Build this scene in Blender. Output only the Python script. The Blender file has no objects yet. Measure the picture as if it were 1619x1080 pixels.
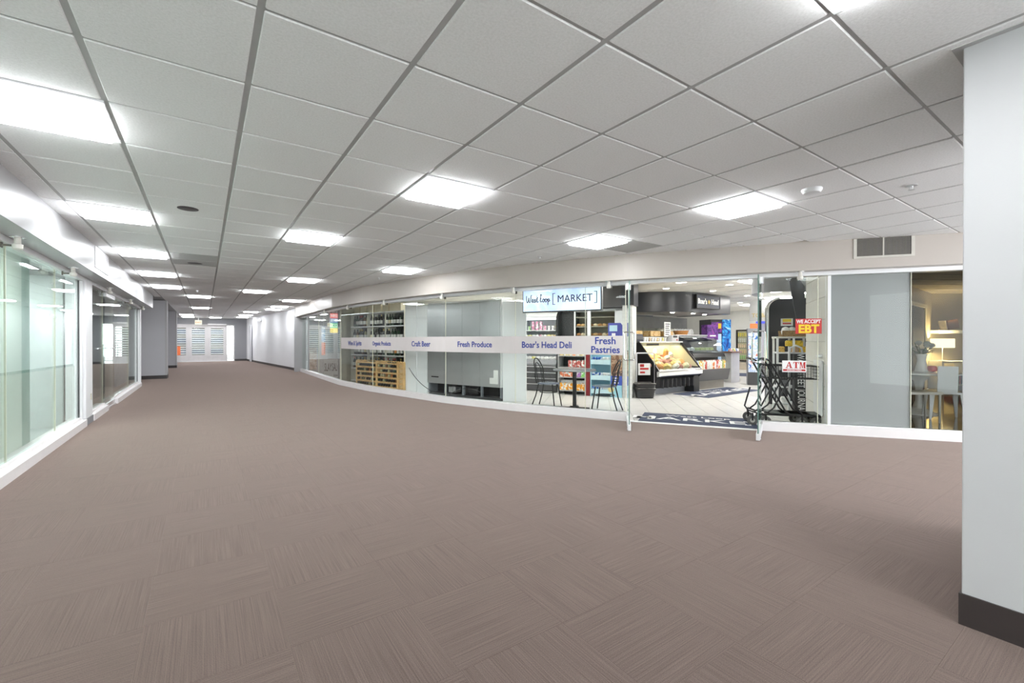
import bpy, math, random
from mathutils import Vector, Matrix
random.seed(7)
PI = math.pi
sc = bpy.context.scene
col = sc.collection

# ------------------------------------------------------------------ camera
HC = 1.2314            # eye height
CE = 2.4924            # corridor ceiling
YAW, PITCH, FPX = 0.6034, -0.00334, 704.93
cam = bpy.data.cameras.new('camera')
cam.sensor_width = 36.0
cam.lens = FPX / 1619.0 * 36.0
cam.clip_start = 0.02
cam.clip_end = 200
co = bpy.data.objects.new('camera', cam)
co.location = (0, 0, HC)
co.rotation_euler = (PI / 2 + PITCH, 0, -YAW)
col.objects.link(co)
sc.camera = co

# ------------------------------------------------------------------ world, exposure
LENS_W = 19       # corridor troffers
SHOP_W = 23       # market troffers
WORLD_W = 5.0
w = bpy.data.worlds.new('world')
sc.world = w
w.use_nodes = True
bg = w.node_tree.nodes['Background']
bg.inputs[0].default_value = (0.93, 0.965, 1.0, 1)
bg.inputs[1].default_value = WORLD_W
sc.view_settings.view_transform = 'Standard'
sc.view_settings.look = 'None'
sc.view_settings.exposure = 0.64
sc.view_settings.gamma = 1.0
sc.view_settings.use_curve_mapping = False

# ------------------------------------------------------------------ materials
MATS = {}


def mat(name, colr, rough=0.5, metal=0.0, vary=0.05, vscale=6.0, bump=0.0, bscale=60.0, emit=0.0, coat=0.0, spec=0.5):
    if name in MATS:
        return MATS[name]
    m = bpy.data.materials.new(name)
    m.use_nodes = True
    nt = m.node_tree
    b = nt.nodes['Principled BSDF']
    b.inputs['Roughness'].default_value = rough
    b.inputs['Metallic'].default_value = metal
    b.inputs['Specular IOR Level'].default_value = spec
    if coat:
        b.inputs['Coat Weight'].default_value = coat
        b.inputs['Coat Roughness'].default_value = 0.08
    tc = nt.nodes.new('ShaderNodeTexCoord')
    nz = nt.nodes.new('ShaderNodeTexNoise')
    nz.inputs['Scale'].default_value = vscale
    nz.inputs['Detail'].default_value = 3
    nt.links.new(tc.outputs['Object'], nz.inputs['Vector'])
    rp = nt.nodes.new('ShaderNodeValToRGB')
    lo = [max(0, c * (1 - vary)) for c in colr]
    hi = [min(1, c * (1 + vary)) for c in colr]
    rp.color_ramp.elements[0].position = 0.3
    rp.color_ramp.elements[1].position = 0.7
    rp.color_ramp.elements[0].color = (*lo, 1)
    rp.color_ramp.elements[1].color = (*hi, 1)
    nt.links.new(nz.outputs['Fac'], rp.inputs['Fac'])
    nt.links.new(rp.outputs['Color'], b.inputs['Base Color'])
    if emit:
        nt.links.new(rp.outputs['Color'], b.inputs['Emission Color'])
        b.inputs['Emission Strength'].default_value = emit
    if bump:
        n2 = nt.nodes.new('ShaderNodeTexNoise')
        n2.inputs['Scale'].default_value = bscale
        n2.inputs['Detail'].default_value = 4
        nt.links.new(tc.outputs['Object'], n2.inputs['Vector'])
        bp = nt.nodes.new('ShaderNodeBump')
        bp.inputs['Strength'].default_value = bump
        bp.inputs['Distance'].default_value = 0.005
        nt.links.new(n2.outputs['Fac'], bp.inputs['Height'])
        nt.links.new(bp.outputs['Normal'], b.inputs['Normal'])
    MATS[name] = m
    return m


def glass(name, tint, f0=0.008, boost=1.0):
    """clear sheet glass: transparent body, mirror reflection rising to grazing angles (same from both sides)"""
    if name in MATS:
        return MATS[name]
    m = bpy.data.materials.new(name)
    m.use_nodes = True
    nt = m.node_tree
    nt.nodes.clear()
    out = nt.nodes.new('ShaderNodeOutputMaterial')
    tr = nt.nodes.new('ShaderNodeBsdfTransparent')
    tr.inputs[0].default_value = (*tint, 1)
    gl = nt.nodes.new('ShaderNodeBsdfGlossy')
    gl.inputs['Roughness'].default_value = 0.0
    gl.inputs['Color'].default_value = (0.95, 1, 0.98, 1)
    ge = nt.nodes.new('ShaderNodeNewGeometry')
    dt = nt.nodes.new('ShaderNodeVectorMath')
    dt.operation = 'DOT_PRODUCT'
    nt.links.new(ge.outputs['Incoming'], dt.inputs[0])
    nt.links.new(ge.outputs['Normal'], dt.inputs[1])

    def mth(op, a, bv=None):
        n = nt.nodes.new('ShaderNodeMath')
        n.operation = op
        for k, v in enumerate((a, bv)):
            if v is None:
                continue
            if isinstance(v, (int, float)):
                n.inputs[k].default_value = v
            else:
                nt.links.new(v, n.inputs[k])
        return n.outputs[0]
    c = mth('ABSOLUTE', dt.outputs['Value'])
    p = mth('POWER', mth('SUBTRACT', 1.0, c), 5.0)
    fr = mth('ADD', mth('MULTIPLY', p, (1 - f0) * boost), f0)
    mx = nt.nodes.new('ShaderNodeMixShader')
    nt.links.new(fr, mx.inputs[0])
    nt.links.new(tr.outputs[0], mx.inputs[1])
    nt.links.new(gl.outputs[0], mx.inputs[2])
    nt.links.new(mx.outputs[0], out.inputs[0])
    MATS[name] = m
    return m


def carpet_mat():
    m = bpy.data.materials.new('carpet')
    m.use_nodes = True
    nt = m.node_tree
    b = nt.nodes['Principled BSDF']
    b.inputs['Roughness'].default_value = 0.95
    b.inputs['Specular IOR Level'].default_value = 0.15
    b.inputs['Sheen Weight'].default_value = 0.5
    b.inputs['Sheen Tint'].default_value = (0.8, 0.64, 0.57, 1)
    tc = nt.nodes.new('ShaderNodeTexCoord')
    oi = nt.nodes.new('ShaderNodeObjectInfo')
    ad = nt.nodes.new('ShaderNodeVectorMath')
    ad.operation = 'ADD'
    nt.links.new(tc.outputs['Object'], ad.inputs[0])
    cm = nt.nodes.new('ShaderNodeCombineXYZ')
    mu = nt.nodes.new('ShaderNodeMath')
    mu.operation = 'MULTIPLY'
    mu.inputs[1].default_value = 37.0
    nt.links.new(oi.outputs['Random'], mu.inputs[0])
    nt.links.new(mu.outputs[0], cm.inputs[0])
    nt.links.new(mu.outputs[0], cm.inputs[1])
    nt.links.new(cm.outputs[0], ad.inputs[1])
    mp = nt.nodes.new('ShaderNodeMapping')
    mp.inputs['Scale'].default_value = (2.2, 170, 9)
    nt.links.new(ad.outputs[0], mp.inputs['Vector'])
    n1 = nt.nodes.new('ShaderNodeTexNoise')
    n1.inputs['Scale'].default_value = 1.0
    n1.inputs['Detail'].default_value = 2
    nt.links.new(mp.outputs[0], n1.inputs['Vector'])
    n2 = nt.nodes.new('ShaderNodeTexNoise')
    n2.inputs['Scale'].default_value = 300
    n2.inputs['Detail'].default_value = 2
    nt.links.new(ad.outputs[0], n2.inputs['Vector'])
    n3 = nt.nodes.new('ShaderNodeTexNoise')
    n3.inputs['Scale'].default_value = 5
    nt.links.new(ad.outputs[0], n3.inputs['Vector'])

    def mth(op, a, bv):
        n = nt.nodes.new('ShaderNodeMath')
        n.operation = op
        for k, v in enumerate((a, bv)):
            if isinstance(v, (int, float)):
                n.inputs[k].default_value = v
            else:
                nt.links.new(v, n.inputs[k])
        return n.outputs[0]
    h = mth('ADD', mth('MULTIPLY', n1.outputs['Fac'], 0.44), mth('MULTIPLY', n2.outputs['Fac'], 0.56))
    h2 = mth('ADD', h, mth('MULTIPLY', mth('SUBTRACT', n3.outputs['Fac'], 0.5), 0.05))
    h3 = mth('ADD', h2, mth('MULTIPLY', mth('SUBTRACT', oi.outputs['Random'], 0.5), 0.012))
    rp = nt.nodes.new('ShaderNodeValToRGB')
    e = rp.color_ramp.elements
    e[0].position = 0.32
    e[0].color = (0.045, 0.031, 0.027, 1)
    e[1].position = 0.68
    e[1].color = (0.146, 0.107, 0.093, 1)
    nt.links.new(h3, rp.inputs['Fac'])
    nt.links.new(rp.outputs['Color'], b.inputs['Base Color'])
    bp = nt.nodes.new('ShaderNodeBump')
    bp.inputs['Strength'].default_value = 0.5
    bp.inputs['Distance'].default_value = 0.004
    nt.links.new(h, bp.inputs['Height'])
    nt.links.new(bp.outputs['Normal'], b.inputs['Normal'])
    MATS['carpet'] = m
    return m


def pattern_mat(name, cols, scale=6.0, rough=0.45, emit=0.0, kind='noise', dist=1.5):
    """printed wrapping: several flat colours mixed by a noise or cell pattern"""
    if name in MATS:
        return MATS[name]
    m = bpy.data.materials.new(name)
    m.use_nodes = True
    nt = m.node_tree
    b = nt.nodes['Principled BSDF']
    b.inputs['Roughness'].default_value = rough
    tc = nt.nodes.new('ShaderNodeTexCoord')
    oi = nt.nodes.new('ShaderNodeObjectInfo')
    ad = nt.nodes.new('ShaderNodeVectorMath')
    ad.operation = 'ADD'
    nt.links.new(tc.outputs['Object'], ad.inputs[0])
    nt.links.new(oi.outputs['Random'], ad.inputs[1])
    if kind == 'cell':
        nz = nt.nodes.new('ShaderNodeTexVoronoi')
        nz.inputs['Scale'].default_value = scale
        so = nz.outputs['Distance']
    else:
        nz = nt.nodes.new('ShaderNodeTexNoise')
        nz.inputs['Scale'].default_value = scale
        nz.inputs['Detail'].default_value = 3
        nz.inputs['Distortion'].default_value = dist
        so = nz.outputs['Fac']
    nt.links.new(ad.outputs[0], nz.inputs['Vector'])
    rp = nt.nodes.new('ShaderNodeValToRGB')
    rp.color_ramp.interpolation = 'CONSTANT' if kind != 'smooth' else 'LINEAR'
    el = rp.color_ramp.elements
    n = len(cols)
    while len(el) < n:
        el.new(0.5)
    for k in range(n):
        el[k].position = 0.0 if k == 0 else 0.3 + 0.42 * k / n
        el[k].color = (*cols[k], 1)
    nt.links.new(so, rp.inputs['Fac'])
    nt.links.new(rp.outputs['Color'], b.inputs['Base Color'])
    if emit:
        nt.links.new(rp.outputs['Color'], b.inputs['Emission Color'])
        b.inputs['Emission Strength'].default_value = emit
    MATS[name] = m
    return m


def lamp_mat(name, colr, strength):
    if name in MATS:
        return MATS[name]
    m = bpy.data.materials.new(name)
    m.use_nodes = True
    nt = m.node_tree
    nt.nodes.clear()
    out = nt.nodes.new('ShaderNodeOutputMaterial')
    em = nt.nodes.new('ShaderNodeEmission')
    em.inputs[1].default_value = strength
    nz = nt.nodes.new('ShaderNodeTexNoise')
    nz.inputs['Scale'].default_value = 3
    tc = nt.nodes.new('ShaderNodeTexCoord')
    nt.links.new(tc.outputs['Object'], nz.inputs['Vector'])
    rp = nt.nodes.new('ShaderNodeValToRGB')
    rp.color_ramp.elements[0].color = (*[c * 0.97 for c in colr], 1)
    rp.color_ramp.elements[1].color = (*colr, 1)
    nt.links.new(nz.outputs['Fac'], rp.inputs['Fac'])
    nt.links.new(rp.outputs['Color'], em.inputs[0])
    nt.links.new(em.outputs[0], out.inputs[0])
    MATS[name] = m
    return m


CARPET = carpet_mat()
TILE = mat('acoustic_tile', (0.95, 0.955, 0.95), 0.95, vary=0.06, vscale=90, bump=0.35, bscale=220)
TILE_GREY = mat('grey_tile', (0.5, 0.5, 0.49), 0.9, vary=0.05, vscale=60)
TEE = mat('tee_grey', (0.5, 0.5, 0.5), 0.5)
WHITE = mat('white_paint', (0.86, 0.87, 0.88), 0.45, vary=0.015, vscale=2)
WALLW = mat('wall_white', (0.465, 0.465, 0.472), 0.6, vary=0.012, vscale=3, bump=0.05, bscale=120)
GREYW = mat('wall_grey', (0.52, 0.52, 0.545), 0.6, vary=0.02, vscale=2)
GREYD = mat('wall_grey_dark', (0.27, 0.27, 0.285), 0.65, vary=0.02, vscale=2)
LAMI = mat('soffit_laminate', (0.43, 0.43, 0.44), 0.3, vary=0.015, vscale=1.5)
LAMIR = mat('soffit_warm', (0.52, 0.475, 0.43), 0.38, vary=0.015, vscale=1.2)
CURB = mat('curb_white', (0.82, 0.79, 0.79), 0.4, vary=0.02)
BASEB = mat('vinyl_base', (0.035, 0.028, 0.027), 0.4, vary=0.15, vscale=4)
ALU = mat('aluminium', (0.8, 0.8, 0.81), 0.28, 0.9, vary=0.03)
ALUW = mat('white_aluminium', (0.84, 0.85, 0.86), 0.3, 0.1, vary=0.02)
CHROME = mat('chrome', (0.85, 0.85, 0.86), 0.1, 1.0, vary=0.02)
STEEL = mat('stainless', (0.55, 0.56, 0.57), 0.35, 0.75, vary=0.08, vscale=1.3)
BLACK = mat('black_paint', (0.02, 0.02, 0.022), 0.3, vary=0.1)
BLACKM = mat('black_metal', (0.018, 0.018, 0.02), 0.35, 0.3, vary=0.1)
DARK = mat('dark_grey', (0.07, 0.07, 0.075), 0.4, vary=0.06)
CHAR = mat('charcoal', (0.05, 0.052, 0.06), 0.3, vary=0.05)
RUBBER = mat('rubber', (0.05, 0.05, 0.05), 0.7)
GREYP = mat('grey_plastic', (0.42, 0.42, 0.42), 0.5)
NAVY = mat('mat_navy', (0.055, 0.07, 0.12), 0.9, vary=0.2, vscale=120, bump=0.3, bscale=200)
INKB = mat('ink_blue', (0.03, 0.055, 0.3), 0.5)
INKD = mat('ink_dark', (0.02, 0.03, 0.07), 0.5)
PRINTW = mat('print_white', (0.85, 0.85, 0.85), 0.5)
PAPER = mat('paper', (0.85, 0.85, 0.84), 0.7)
RED = mat('sign_red', (0.55, 0.03, 0.025), 0.4)
REDP = mat('red_pillar', (0.25, 0.015, 0.02), 0.4)
YEL = mat('sign_yellow', (0.85, 0.62, 0.02), 0.4)
ORANGE = mat('orange', (0.9, 0.2, 0.06), 0.5)
GLASS = glass('clear_glass', (0.97, 0.985, 0.975))
GLASSG = glass('green_glass', (0.945, 0.98, 0.968))
GEDGE = mat('glass_edge', (0.12, 0.22, 0.19), 0.15, vary=0.1)
SEAL = mat('clear_sealant', (0.72, 0.72, 0.58), 0.3)
BAND = mat('vinyl_band', (0.68, 0.635, 0.625), 0.5, vary=0.02)
LENS = lamp_mat('troffer_lens', (0.955, 0.98, 1.0), LENS_W)
SLENS = lamp_mat('market_lens', (1.0, 0.985, 0.95), SHOP_W)
SPOT = lamp_mat('downlight_lens', (1.0, 0.97, 0.9), SHOP_W * 1.6)
WOOD = mat('pine', (0.72, 0.47, 0.2), 0.55, vary=0.18, vscale=9)
CARTON = mat('carton', (0.72, 0.62, 0.43), 0.75, vary=0.06)
FTILE = mat('floor_tile', (0.8, 0.79, 0.76), 0.25, vary=0.03, vscale=3)
GROUT = mat('grout', (0.33, 0.31, 0.29), 0.9)
MWALL = mat('market_wall', (0.72, 0.72, 0.69), 0.6, vary=0.02)
MGREY = mat('market_bluegrey', (0.2, 0.215, 0.24), 0.6, vary=0.03)
MCEIL = mat('market_ceiling', (0.86, 0.84, 0.78), 0.9, vary=0.03, vscale=30)


# ------------------------------------------------------------------ mesh helpers
class MB:
    def __init__(s):
        s.v, s.f = [], []

    def add(s, vs, fs, M=None):
        n = len(s.v)
        for p in vs:
            p = Vector(p)
            s.v.append(tuple(M @ p) if M else tuple(p))
        s.f += [tuple(i + n for i in f) for f in fs]
        return s

    def box(s, x0, x1, y0, y1, z0, z1, M=None):
        return s.add([(x0, y0, z0), (x1, y0, z0), (x1, y1, z0), (x0, y1, z0), (x0, y0, z1), (x1, y0, z1), (x1, y1, z1), (x0, y1, z1)],
                     [(3, 2, 1, 0), (4, 5, 6, 7), (0, 1, 5, 4), (1, 2, 6, 5), (2, 3, 7, 6), (3, 0, 4, 7)], M)

    def cbox(s, x0, x1, y0, y1, z0, z1, c=0.01, M=None):
        """box with chamfered vertical edges and top"""
        a = [(x0 + c, y0), (x1 - c, y0), (x1, y0 + c), (x1, y1 - c), (x1 - c, y1), (x0 + c, y1), (x0, y1 - c), (x0, y0 + c)]
        cx, cy = (x0 + x1) / 2, (y0 + y1) / 2
        kx = 1 - 2 * c / max(1e-6, (x1 - x0))
        ky = 1 - 2 * c / max(1e-6, (y1 - y0))
        b = [(cx + (x - cx) * kx, cy + (y - cy) * ky) for x, y in a]
        vs = [(x, y, z0) for x, y in a] + [(x, y, z1 - c) for x, y in a] + [(x, y, z1) for x, y in b]
        fs = [tuple(range(7, -1, -1)), tuple(range(16, 24))]
        for k in range(8):
            j = (k + 1) % 8
            fs += [(k, j, 8 + j, 8 + k), (8 + k, 8 + j, 16 + j, 16 + k)]
        return s.add(vs, fs, M)

    def prism(s, poly, z0, z1, M=None):
        """poly (x,y) counter-clockwise extruded in z"""
        n = len(poly)
        vs = [(x, y, z0) for x, y in poly] + [(x, y, z1) for x, y in poly]
        fs = [tuple(range(n - 1, -1, -1)), tuple(range(n, 2 * n))]
        fs += [(k, (k + 1) % n, n + (k + 1) % n, n + k) for k in range(n)]
        return s.add(vs, fs, M)

    def xprism(s, poly, x0, x1, M=None):
        """profile (y,z) extruded along x"""
        n = len(poly)
        vs = [(x0, y, z) for y, z in poly] + [(x1, y, z) for y, z in poly]
        fs = [tuple(range(n - 1, -1, -1)), tuple(range(n, 2 * n))]
        fs += [(k, (k + 1) % n, n + (k + 1) % n, n + k) for k in range(n)]
        return s.add(vs, fs, M)

    def lathe(s, prof, seg=16, cx=0, cy=0, M=None):
        vs, fs = [], []
        for r, z in prof:
            for k in range(seg):
                a = 2 * PI * k / seg
                vs.append((cx + r * math.cos(a), cy + r * math.sin(a), z))
        n = len(prof)
        for i in range(n - 1):
            for k in range(seg):
                j = (k + 1) % seg
                fs.append((i * seg + k, i * seg + j, (i + 1) * seg + j, (i + 1) * seg + k))
        fs.append(tuple(range(seg - 1, -1, -1)))
        fs.append(tuple((n - 1) * seg + k for k in range(seg)))
        return s.add(vs, fs, M)

    def tube(s, pts, r, seg=8, closed=False, M=None):
        pts = [Vector(p) for p in pts]
        n = len(pts)
        rings, up = [], None
        for i, p in enumerate(pts):
            a = pts[i - 1] if (i > 0 or closed) else p
            b = pts[(i + 1) % n] if (i < n - 1 or closed) else p
            d = (b - a)
            d = d.normalized() if d.length > 1e-9 else Vector((0, 0, 1))
            if up is None:
                up = Vector((0, 0, 1)) if abs(d.z) < 0.9 else Vector((1, 0, 0))
            x = d.cross(up)
            if x.length < 1e-5:
                x = d.cross(Vector((0.3, 1, 0.2)))
            x.normalize()
            y = x.cross(d).normalized()
            up = y
            rings.append([p + x * r * math.cos(2 * PI * k / seg) + y * r * math.sin(2 * PI * k / seg) for k in range(seg)])
        vs = [q for rr in rings for q in rr]
        fs = []
        m = n if closed else n - 1
        for i in range(m):
            i2 = (i + 1) % n
            for k in range(seg):
                j = (k + 1) % seg
                fs.append((i * seg + j, i * seg + k, i2 * seg + k, i2 * seg + j))
        if not closed:
            fs.append(tuple(range(seg)))
            fs.append(tuple((n - 1) * seg + k for k in range(seg - 1, -1, -1)))
        return s.add(vs, fs, M)

    def mesh(s, name, m, smooth=False):
        me = bpy.data.meshes.new(name)
        me.from_pydata(s.v, [], s.f)
        me.materials.append(m)
        if smooth:
            me.polygons.foreach_set('use_smooth', [True] * len(me.polygons))
            try:
                me.set_sharp_from_angle(angle=0.7)
            except Exception:
                pass
        me.update()
        return me

    def build(s, name, m, parent=None, smooth=False, loc=None, rz=0.0):
        return link(name, s.mesh(name, m, smooth), parent, loc, rz)


def link(name, me, parent=None, loc=None, rz=0.0):
    o = bpy.data.objects.new(name, me)
    col.objects.link(o)
    if parent is not None:
        o.parent = parent
    if loc:
        o.location = loc
    if rz:
        o.rotation_euler = (0, 0, rz)
    return o


def tag(o, label=None, cat=None, group=None, kind=None):
    if label:
        o['label'] = label
    if cat:
        o['category'] = cat
    if group:
        o['group'] = group
    if kind:
        o['kind'] = kind
    return o


def thing(name, label, cat, loc=(0, 0, 0), rz=0.0, group=None, kind=None):
    o = bpy.data.objects.new(name, None)
    o.empty_display_size = 0.1
    col.objects.link(o)
    o.location = loc
    o.rotation_euler = (0, 0, rz)
    return tag(o, label, cat, group, kind)


def dup(root, loc, rz=None, label=None, group=None):
    c = root.copy()
    col.objects.link(c)
    c.location = loc
    if rz is not None:
        c.rotation_euler = (0, 0, rz)
    if label:
        c['label'] = label
    if group:
        c['group'] = group
    for ch in list(root.children):
        k = ch.copy()
        col.objects.link(k)
        k.parent = c
        for g in list(ch.children):
            q = g.copy()
            col.objects.link(q)
            q.parent = k
    return c


ORD = ['first', 'second', 'third', 'fourth', 'fifth', 'sixth', 'seventh', 'eighth', 'ninth', 'tenth', 'eleventh', 'twelfth',
       'thirteenth', 'fourteenth', 'fifteenth', 'sixteenth', 'seventeenth', 'eighteenth', 'nineteenth', 'twentieth',
       'twenty-first', 'twenty-second', 'twenty-third', 'twenty-fourth', 'twenty-fifth', 'twenty-sixth', 'twenty-seventh',
       'twenty-eighth', 'twenty-ninth', 'thirtieth']

_tx = {}


def text_mesh(t, size, m, bold=0.0, shear=0.0, extrude=0.0015, sx=1.0, spacing=1.0, align='CENTER'):
    cu = bpy.data.curves.new('lettering', 'FONT')
    cu.body = t
    cu.size = size
    cu.extrude = extrude
    cu.offset = bold
    cu.shear = shear
    cu.space_character = spacing
    cu.align_x = align
    cu.align_y = 'CENTER'
    cu.resolution_u = 3
    o = bpy.data.objects.new('lettering', cu)
    col.objects.link(o)
    dg = bpy.context.evaluated_depsgraph_get()
    me = bpy.data.meshes.new_from_object(o.evaluated_get(dg))
    bpy.data.objects.remove(o)
    me.name = 'lettering'
    me.materials.clear()
    me.materials.append(m)
    if sx != 1.0:
        for v in me.vertices:
            v.co.x *= sx
    return me


def text(t, size, m, parent, loc, bold=0.0, rot=(PI / 2, 0, 0), name='lettering', **k):
    """lettering standing upright in the parent's x-z plane, facing -y"""
    o = link(name, text_mesh(t, size, m, bold, **k), parent, loc)
    o.rotation_euler = rot
    return o


def Rz(a):
    return Matrix.Rotation(a, 4, 'Z')


def arc(cx, cz, r, a0, a1, n):
    return [(cx + r * math.cos(a0 + (a1 - a0) * k / n), cz + r * math.sin(a0 + (a1 - a0) * k / n)) for k in range(n + 1)]


# ------------------------------------------------------------------ plan of the place
# curved market shopfront: front edge of its curb, far end first
K = [(3.06, 19.0), (3.02, 12.8), (3.25, 10.7), (3.84, 7.96), (4.40, 6.35), (5.26, 4.58), (6.23, 3.05), (7.54, 1.30), (8.45, 0.15)]
KD, KN, KL, KA = [], [], [], []
for k in range(len(K) - 1):
    dx, dy = K[k + 1][0] - K[k][0], K[k + 1][1] - K[k][1]
    L = math.hypot(dx, dy)
    KD.append((dx / L, dy / L))
    KN.append((-dy / L, dx / L))
    KL.append(L)
    KA.append(math.atan2(dy, dx))


def off(i, d):
    """mitred offset of corner i by d to the inside"""
    if i == 0:
        n = KN[0]
        return (K[0][0] + n[0] * d, K[0][1] + n[1] * d)
    if i == len(K) - 1:
        n = KN[-1]
        return (K[i][0] + n[0] * d, K[i][1] + n[1] * d)
    a, b = KN[i - 1], KN[i]
    mx, my = a[0] + b[0], a[1] + b[1]
    q = d * 2 / (mx * mx + my * my)
    return (K[i][0] + mx * q, K[i][1] + my * q)


def band(i, j, d0, d1, z0, z1, mb=None):
    mb = mb or MB()
    A = [off(k, d0) for k in range(i, j + 1)]
    B = [off(k, d1) for k in range(i, j + 1)]
    n = len(A)
    vs = [(*p, z0) for p in A] + [(*p, z0) for p in B] + [(*p, z1) for p in A] + [(*p, z1) for p in B]
    fs = []
    for k in range(n - 1):
        fs += [(k, k + 1, 2 * n + k + 1, 2 * n + k), (n + k + 1, n + k, 3 * n + k, 3 * n + k + 1),
               (k + 1, k, n + k, n + k + 1), (2 * n + k, 2 * n + k + 1, 3 * n + k + 1, 3 * n + k)]
    fs += [(0, 2 * n, 3 * n, n), (n - 1, 2 * n - 1, 4 * n - 1, 3 * n - 1)]
    return mb.add(vs, fs)


def fp(k, s, y, z=0.0):
    """point in shopfront facet k: s along it, y inwards"""
    return (K[k][0] + KD[k][0] * s + KN[k][0] * y, K[k][1] + KD[k][1] * s + KN[k][1] * y, z)


def x_front(y, d=0.0):
    """x of the shopfront line offset by d at a given y"""
    P = [off(i, d) for i in range(len(K))]
    for a, b in zip(P, P[1:]):
        if b[1] <= y <= a[1]:
            t = (y - a[1]) / (b[1] - a[1])
            return a[0] + t * (b[0] - a[0])
    return P[0][0] if y > P[0][1] else P[-1][0]


fwx, fwy = math.sin(YAW), math.cos(YAW)


def to_px(x, y, z):
    d = x * fwx + y * fwy
    r = x * fwy - y * fwx
    if d < 0.05:
        return None
    return 809.5 + FPX * r / d, 537.6 - FPX * (z - HC) / d, d


def in_view(x, y, z, mar=60):
    p = to_px(x, y, z)
    return p is not None and -mar < p[0] < 1619 + mar and -mar < p[1] < 1080 + mar


def clip_half(poly, px, py, nx, ny):
    """keep the part of poly where (p - P).n >= 0"""
    out = []
    n = len(poly)
    for k in range(n):
        a, b = poly[k], poly[(k + 1) % n]
        da = (a[0] - px) * nx + (a[1] - py) * ny
        db = (b[0] - px) * nx + (b[1] - py) * ny
        if da >= 0:
            out.append(a)
        if (da >= 0) != (db >= 0):
            t = da / (da - db)
            out.append((a[0] + t * (b[0] - a[0]), a[1] + t * (b[1] - a[1])))
    return out


def facet_of(x, y):
    best, bd = 0, 1e9
    for k in range(len(KD)):
        s = (x - K[k][0]) * KD[k][0] + (y - K[k][1]) * KD[k][1]
        s = min(max(s, 0), KL[k])
        d = math.hypot(x - K[k][0] - KD[k][0] * s, y - K[k][1] - KD[k][1] * s)
        if d < bd:
            best, bd = k, d
    return best


def area(p):
    return 0.5 * abs(sum(p[k][0] * p[(k + 1) % len(p)][1] - p[(k + 1) % len(p)][0] * p[k][1] for k in range(len(p))))


# ================================================================== SETTING
# ---- corridor floor: carpet squares laid quarter-turned on a slab
floor = MB()
poly = [(-1.95, -5.0), (8.6, -5.0), (8.6, 0.1)]
poly = [(-1.95, -5.0), (9.4, -5.0)] + [off(i, 0.12) for i in range(len(K) - 1, -1, -1)] + [(2.2, 31.1), (-1.95, 31.1)]
floor.prism(poly, -0.1, -0.012)
floor_o = floor.build('floor', mat('slab', (0.06, 0.045, 0.04), 0.9))
tag(floor_o, 'brown carpet tile floor of the wide corridor', 'floor', kind='structure')
CT = 0.5
ct = []
for i in range(-5, 20):
    for j in range(-11, 64):
        x, y = 0.28 + CT * i + CT / 2, -0.03 + CT * j + CT / 2
        q = [(x - .2498, y - .2498), (x + .2498, y - .2498), (x + .2498, y + .2498), (x - .2498, y + .2498)]
        full = True
        if y < 19.4:
            k = facet_of(x, y)
            a, n = K[k], KN[k]
            c = clip_half(q, a[0] + n[0] * 0.05, a[1] + n[1] * 0.05, -n[0], -n[1])
        else:
            # slanting white wall at the far right
            c = clip_half(q, 3.15, 19.0, -0.9964, -0.0834)
        c = clip_half(c, -1.9, 0, 1, 0) if c else c
        c = clip_half(c, 0, 31.0, 0, -1) if c else c
        if not c or area(c) < 0.002:
            continue
        full = abs(area(c) - area(q)) < 1e-6
        ct.append((x, y, (i + j) % 2, full, c))
vis = sorted([t for t in ct if in_view(t[0], t[1], 0, 160)], key=lambda t: math.hypot(t[0], t[1]))
near = set(id(t) for t in vis[:300])
PILE = MB().cbox(-.2498, .2498, -.2498, .2498, -.012, 0, 0.0004).mesh('carpet_tile', CARPET)
rest = [MB(), MB()]
for t in ct:
    x, y, r, full, c = t
    if id(t) in near:
        if full:
            o = link('carpet_tile', PILE, floor_o, (x, y, 0), PI / 2 * r)
        else:
            cc = [((p[0] - x), (p[1] - y)) for p in c]
            if r:
                cc = [(p[1], -p[0]) for p in cc]
            o = MB().prism(cc, -.012, 0).build('carpet_tile', CARPET, floor_o, loc=(x, y, 0), rz=PI / 2 * r)
    else:
        cc = [(p[1], -p[0]) for p in c] if r else c
        rest[r].prism(cc, -.012, 0)
for r in (0, 1):
    o = rest[r].build('far_carpet_tiles', CARPET, floor_o, rz=PI / 2 * r)
    o['kind'] = 'stuff'

# ---- corridor ceiling: 610 mm tiles on a recessed grid
GX, GY, GS = -0.4318, 1.9438, 0.61
LIGHTS = [(-1, 2), (-1, 6), (-1, 10), (-1, 14), (-1, 18), (3, 2), (2, 6), (3, 13), (2, 18), (7, 0), (7, 3), (5, 9), (3, -3),
          (0, 22), (0, 31), (-1, 41), (-1, 45), (1, 45), (4, 22), (4, 27), (4, 30), (3, 34), (3, 39), (3, 43),
          (-1, -2), (7, -4), (3, -7), (-1, -7)]  # unseen panels behind the camera, added for their light
ceil_o = MB().box(-2.0, 9.6, -5.0, 31.2, CE + 0.03, CE + 0.12).build('ceiling', mat('deck', (0.5, 0.5, 0.5), 0.9))
tag(ceil_o, 'suspended ceiling of pale speckled square tiles on a grey grid', 'ceiling', kind='structure')
TM = MB().cbox(-.2915, .2915, -.2965, .2965, -0.02, 0, 0.004).mesh('ceiling_tile', TILE)
TMG = MB().cbox(-.2915, .2915, -.2965, .2965, -0.02, 0, 0.004).mesh('ceiling_tile', TILE_GREY)
tl = []
for i in range(-1, 16):
    for j in range(-12, 48):
        if (i, j) in LIGHTS:
            continue
        x, y = GX + (i + .5) * GS, GY + (j + .5) * GS
        if x - .3 > x_front(y + .3, 0.1) and y > 0.2:
            continue
        if y > 19 and x - .3 > 3.1:
            continue
        tl.append((x, y, i, j))
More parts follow.
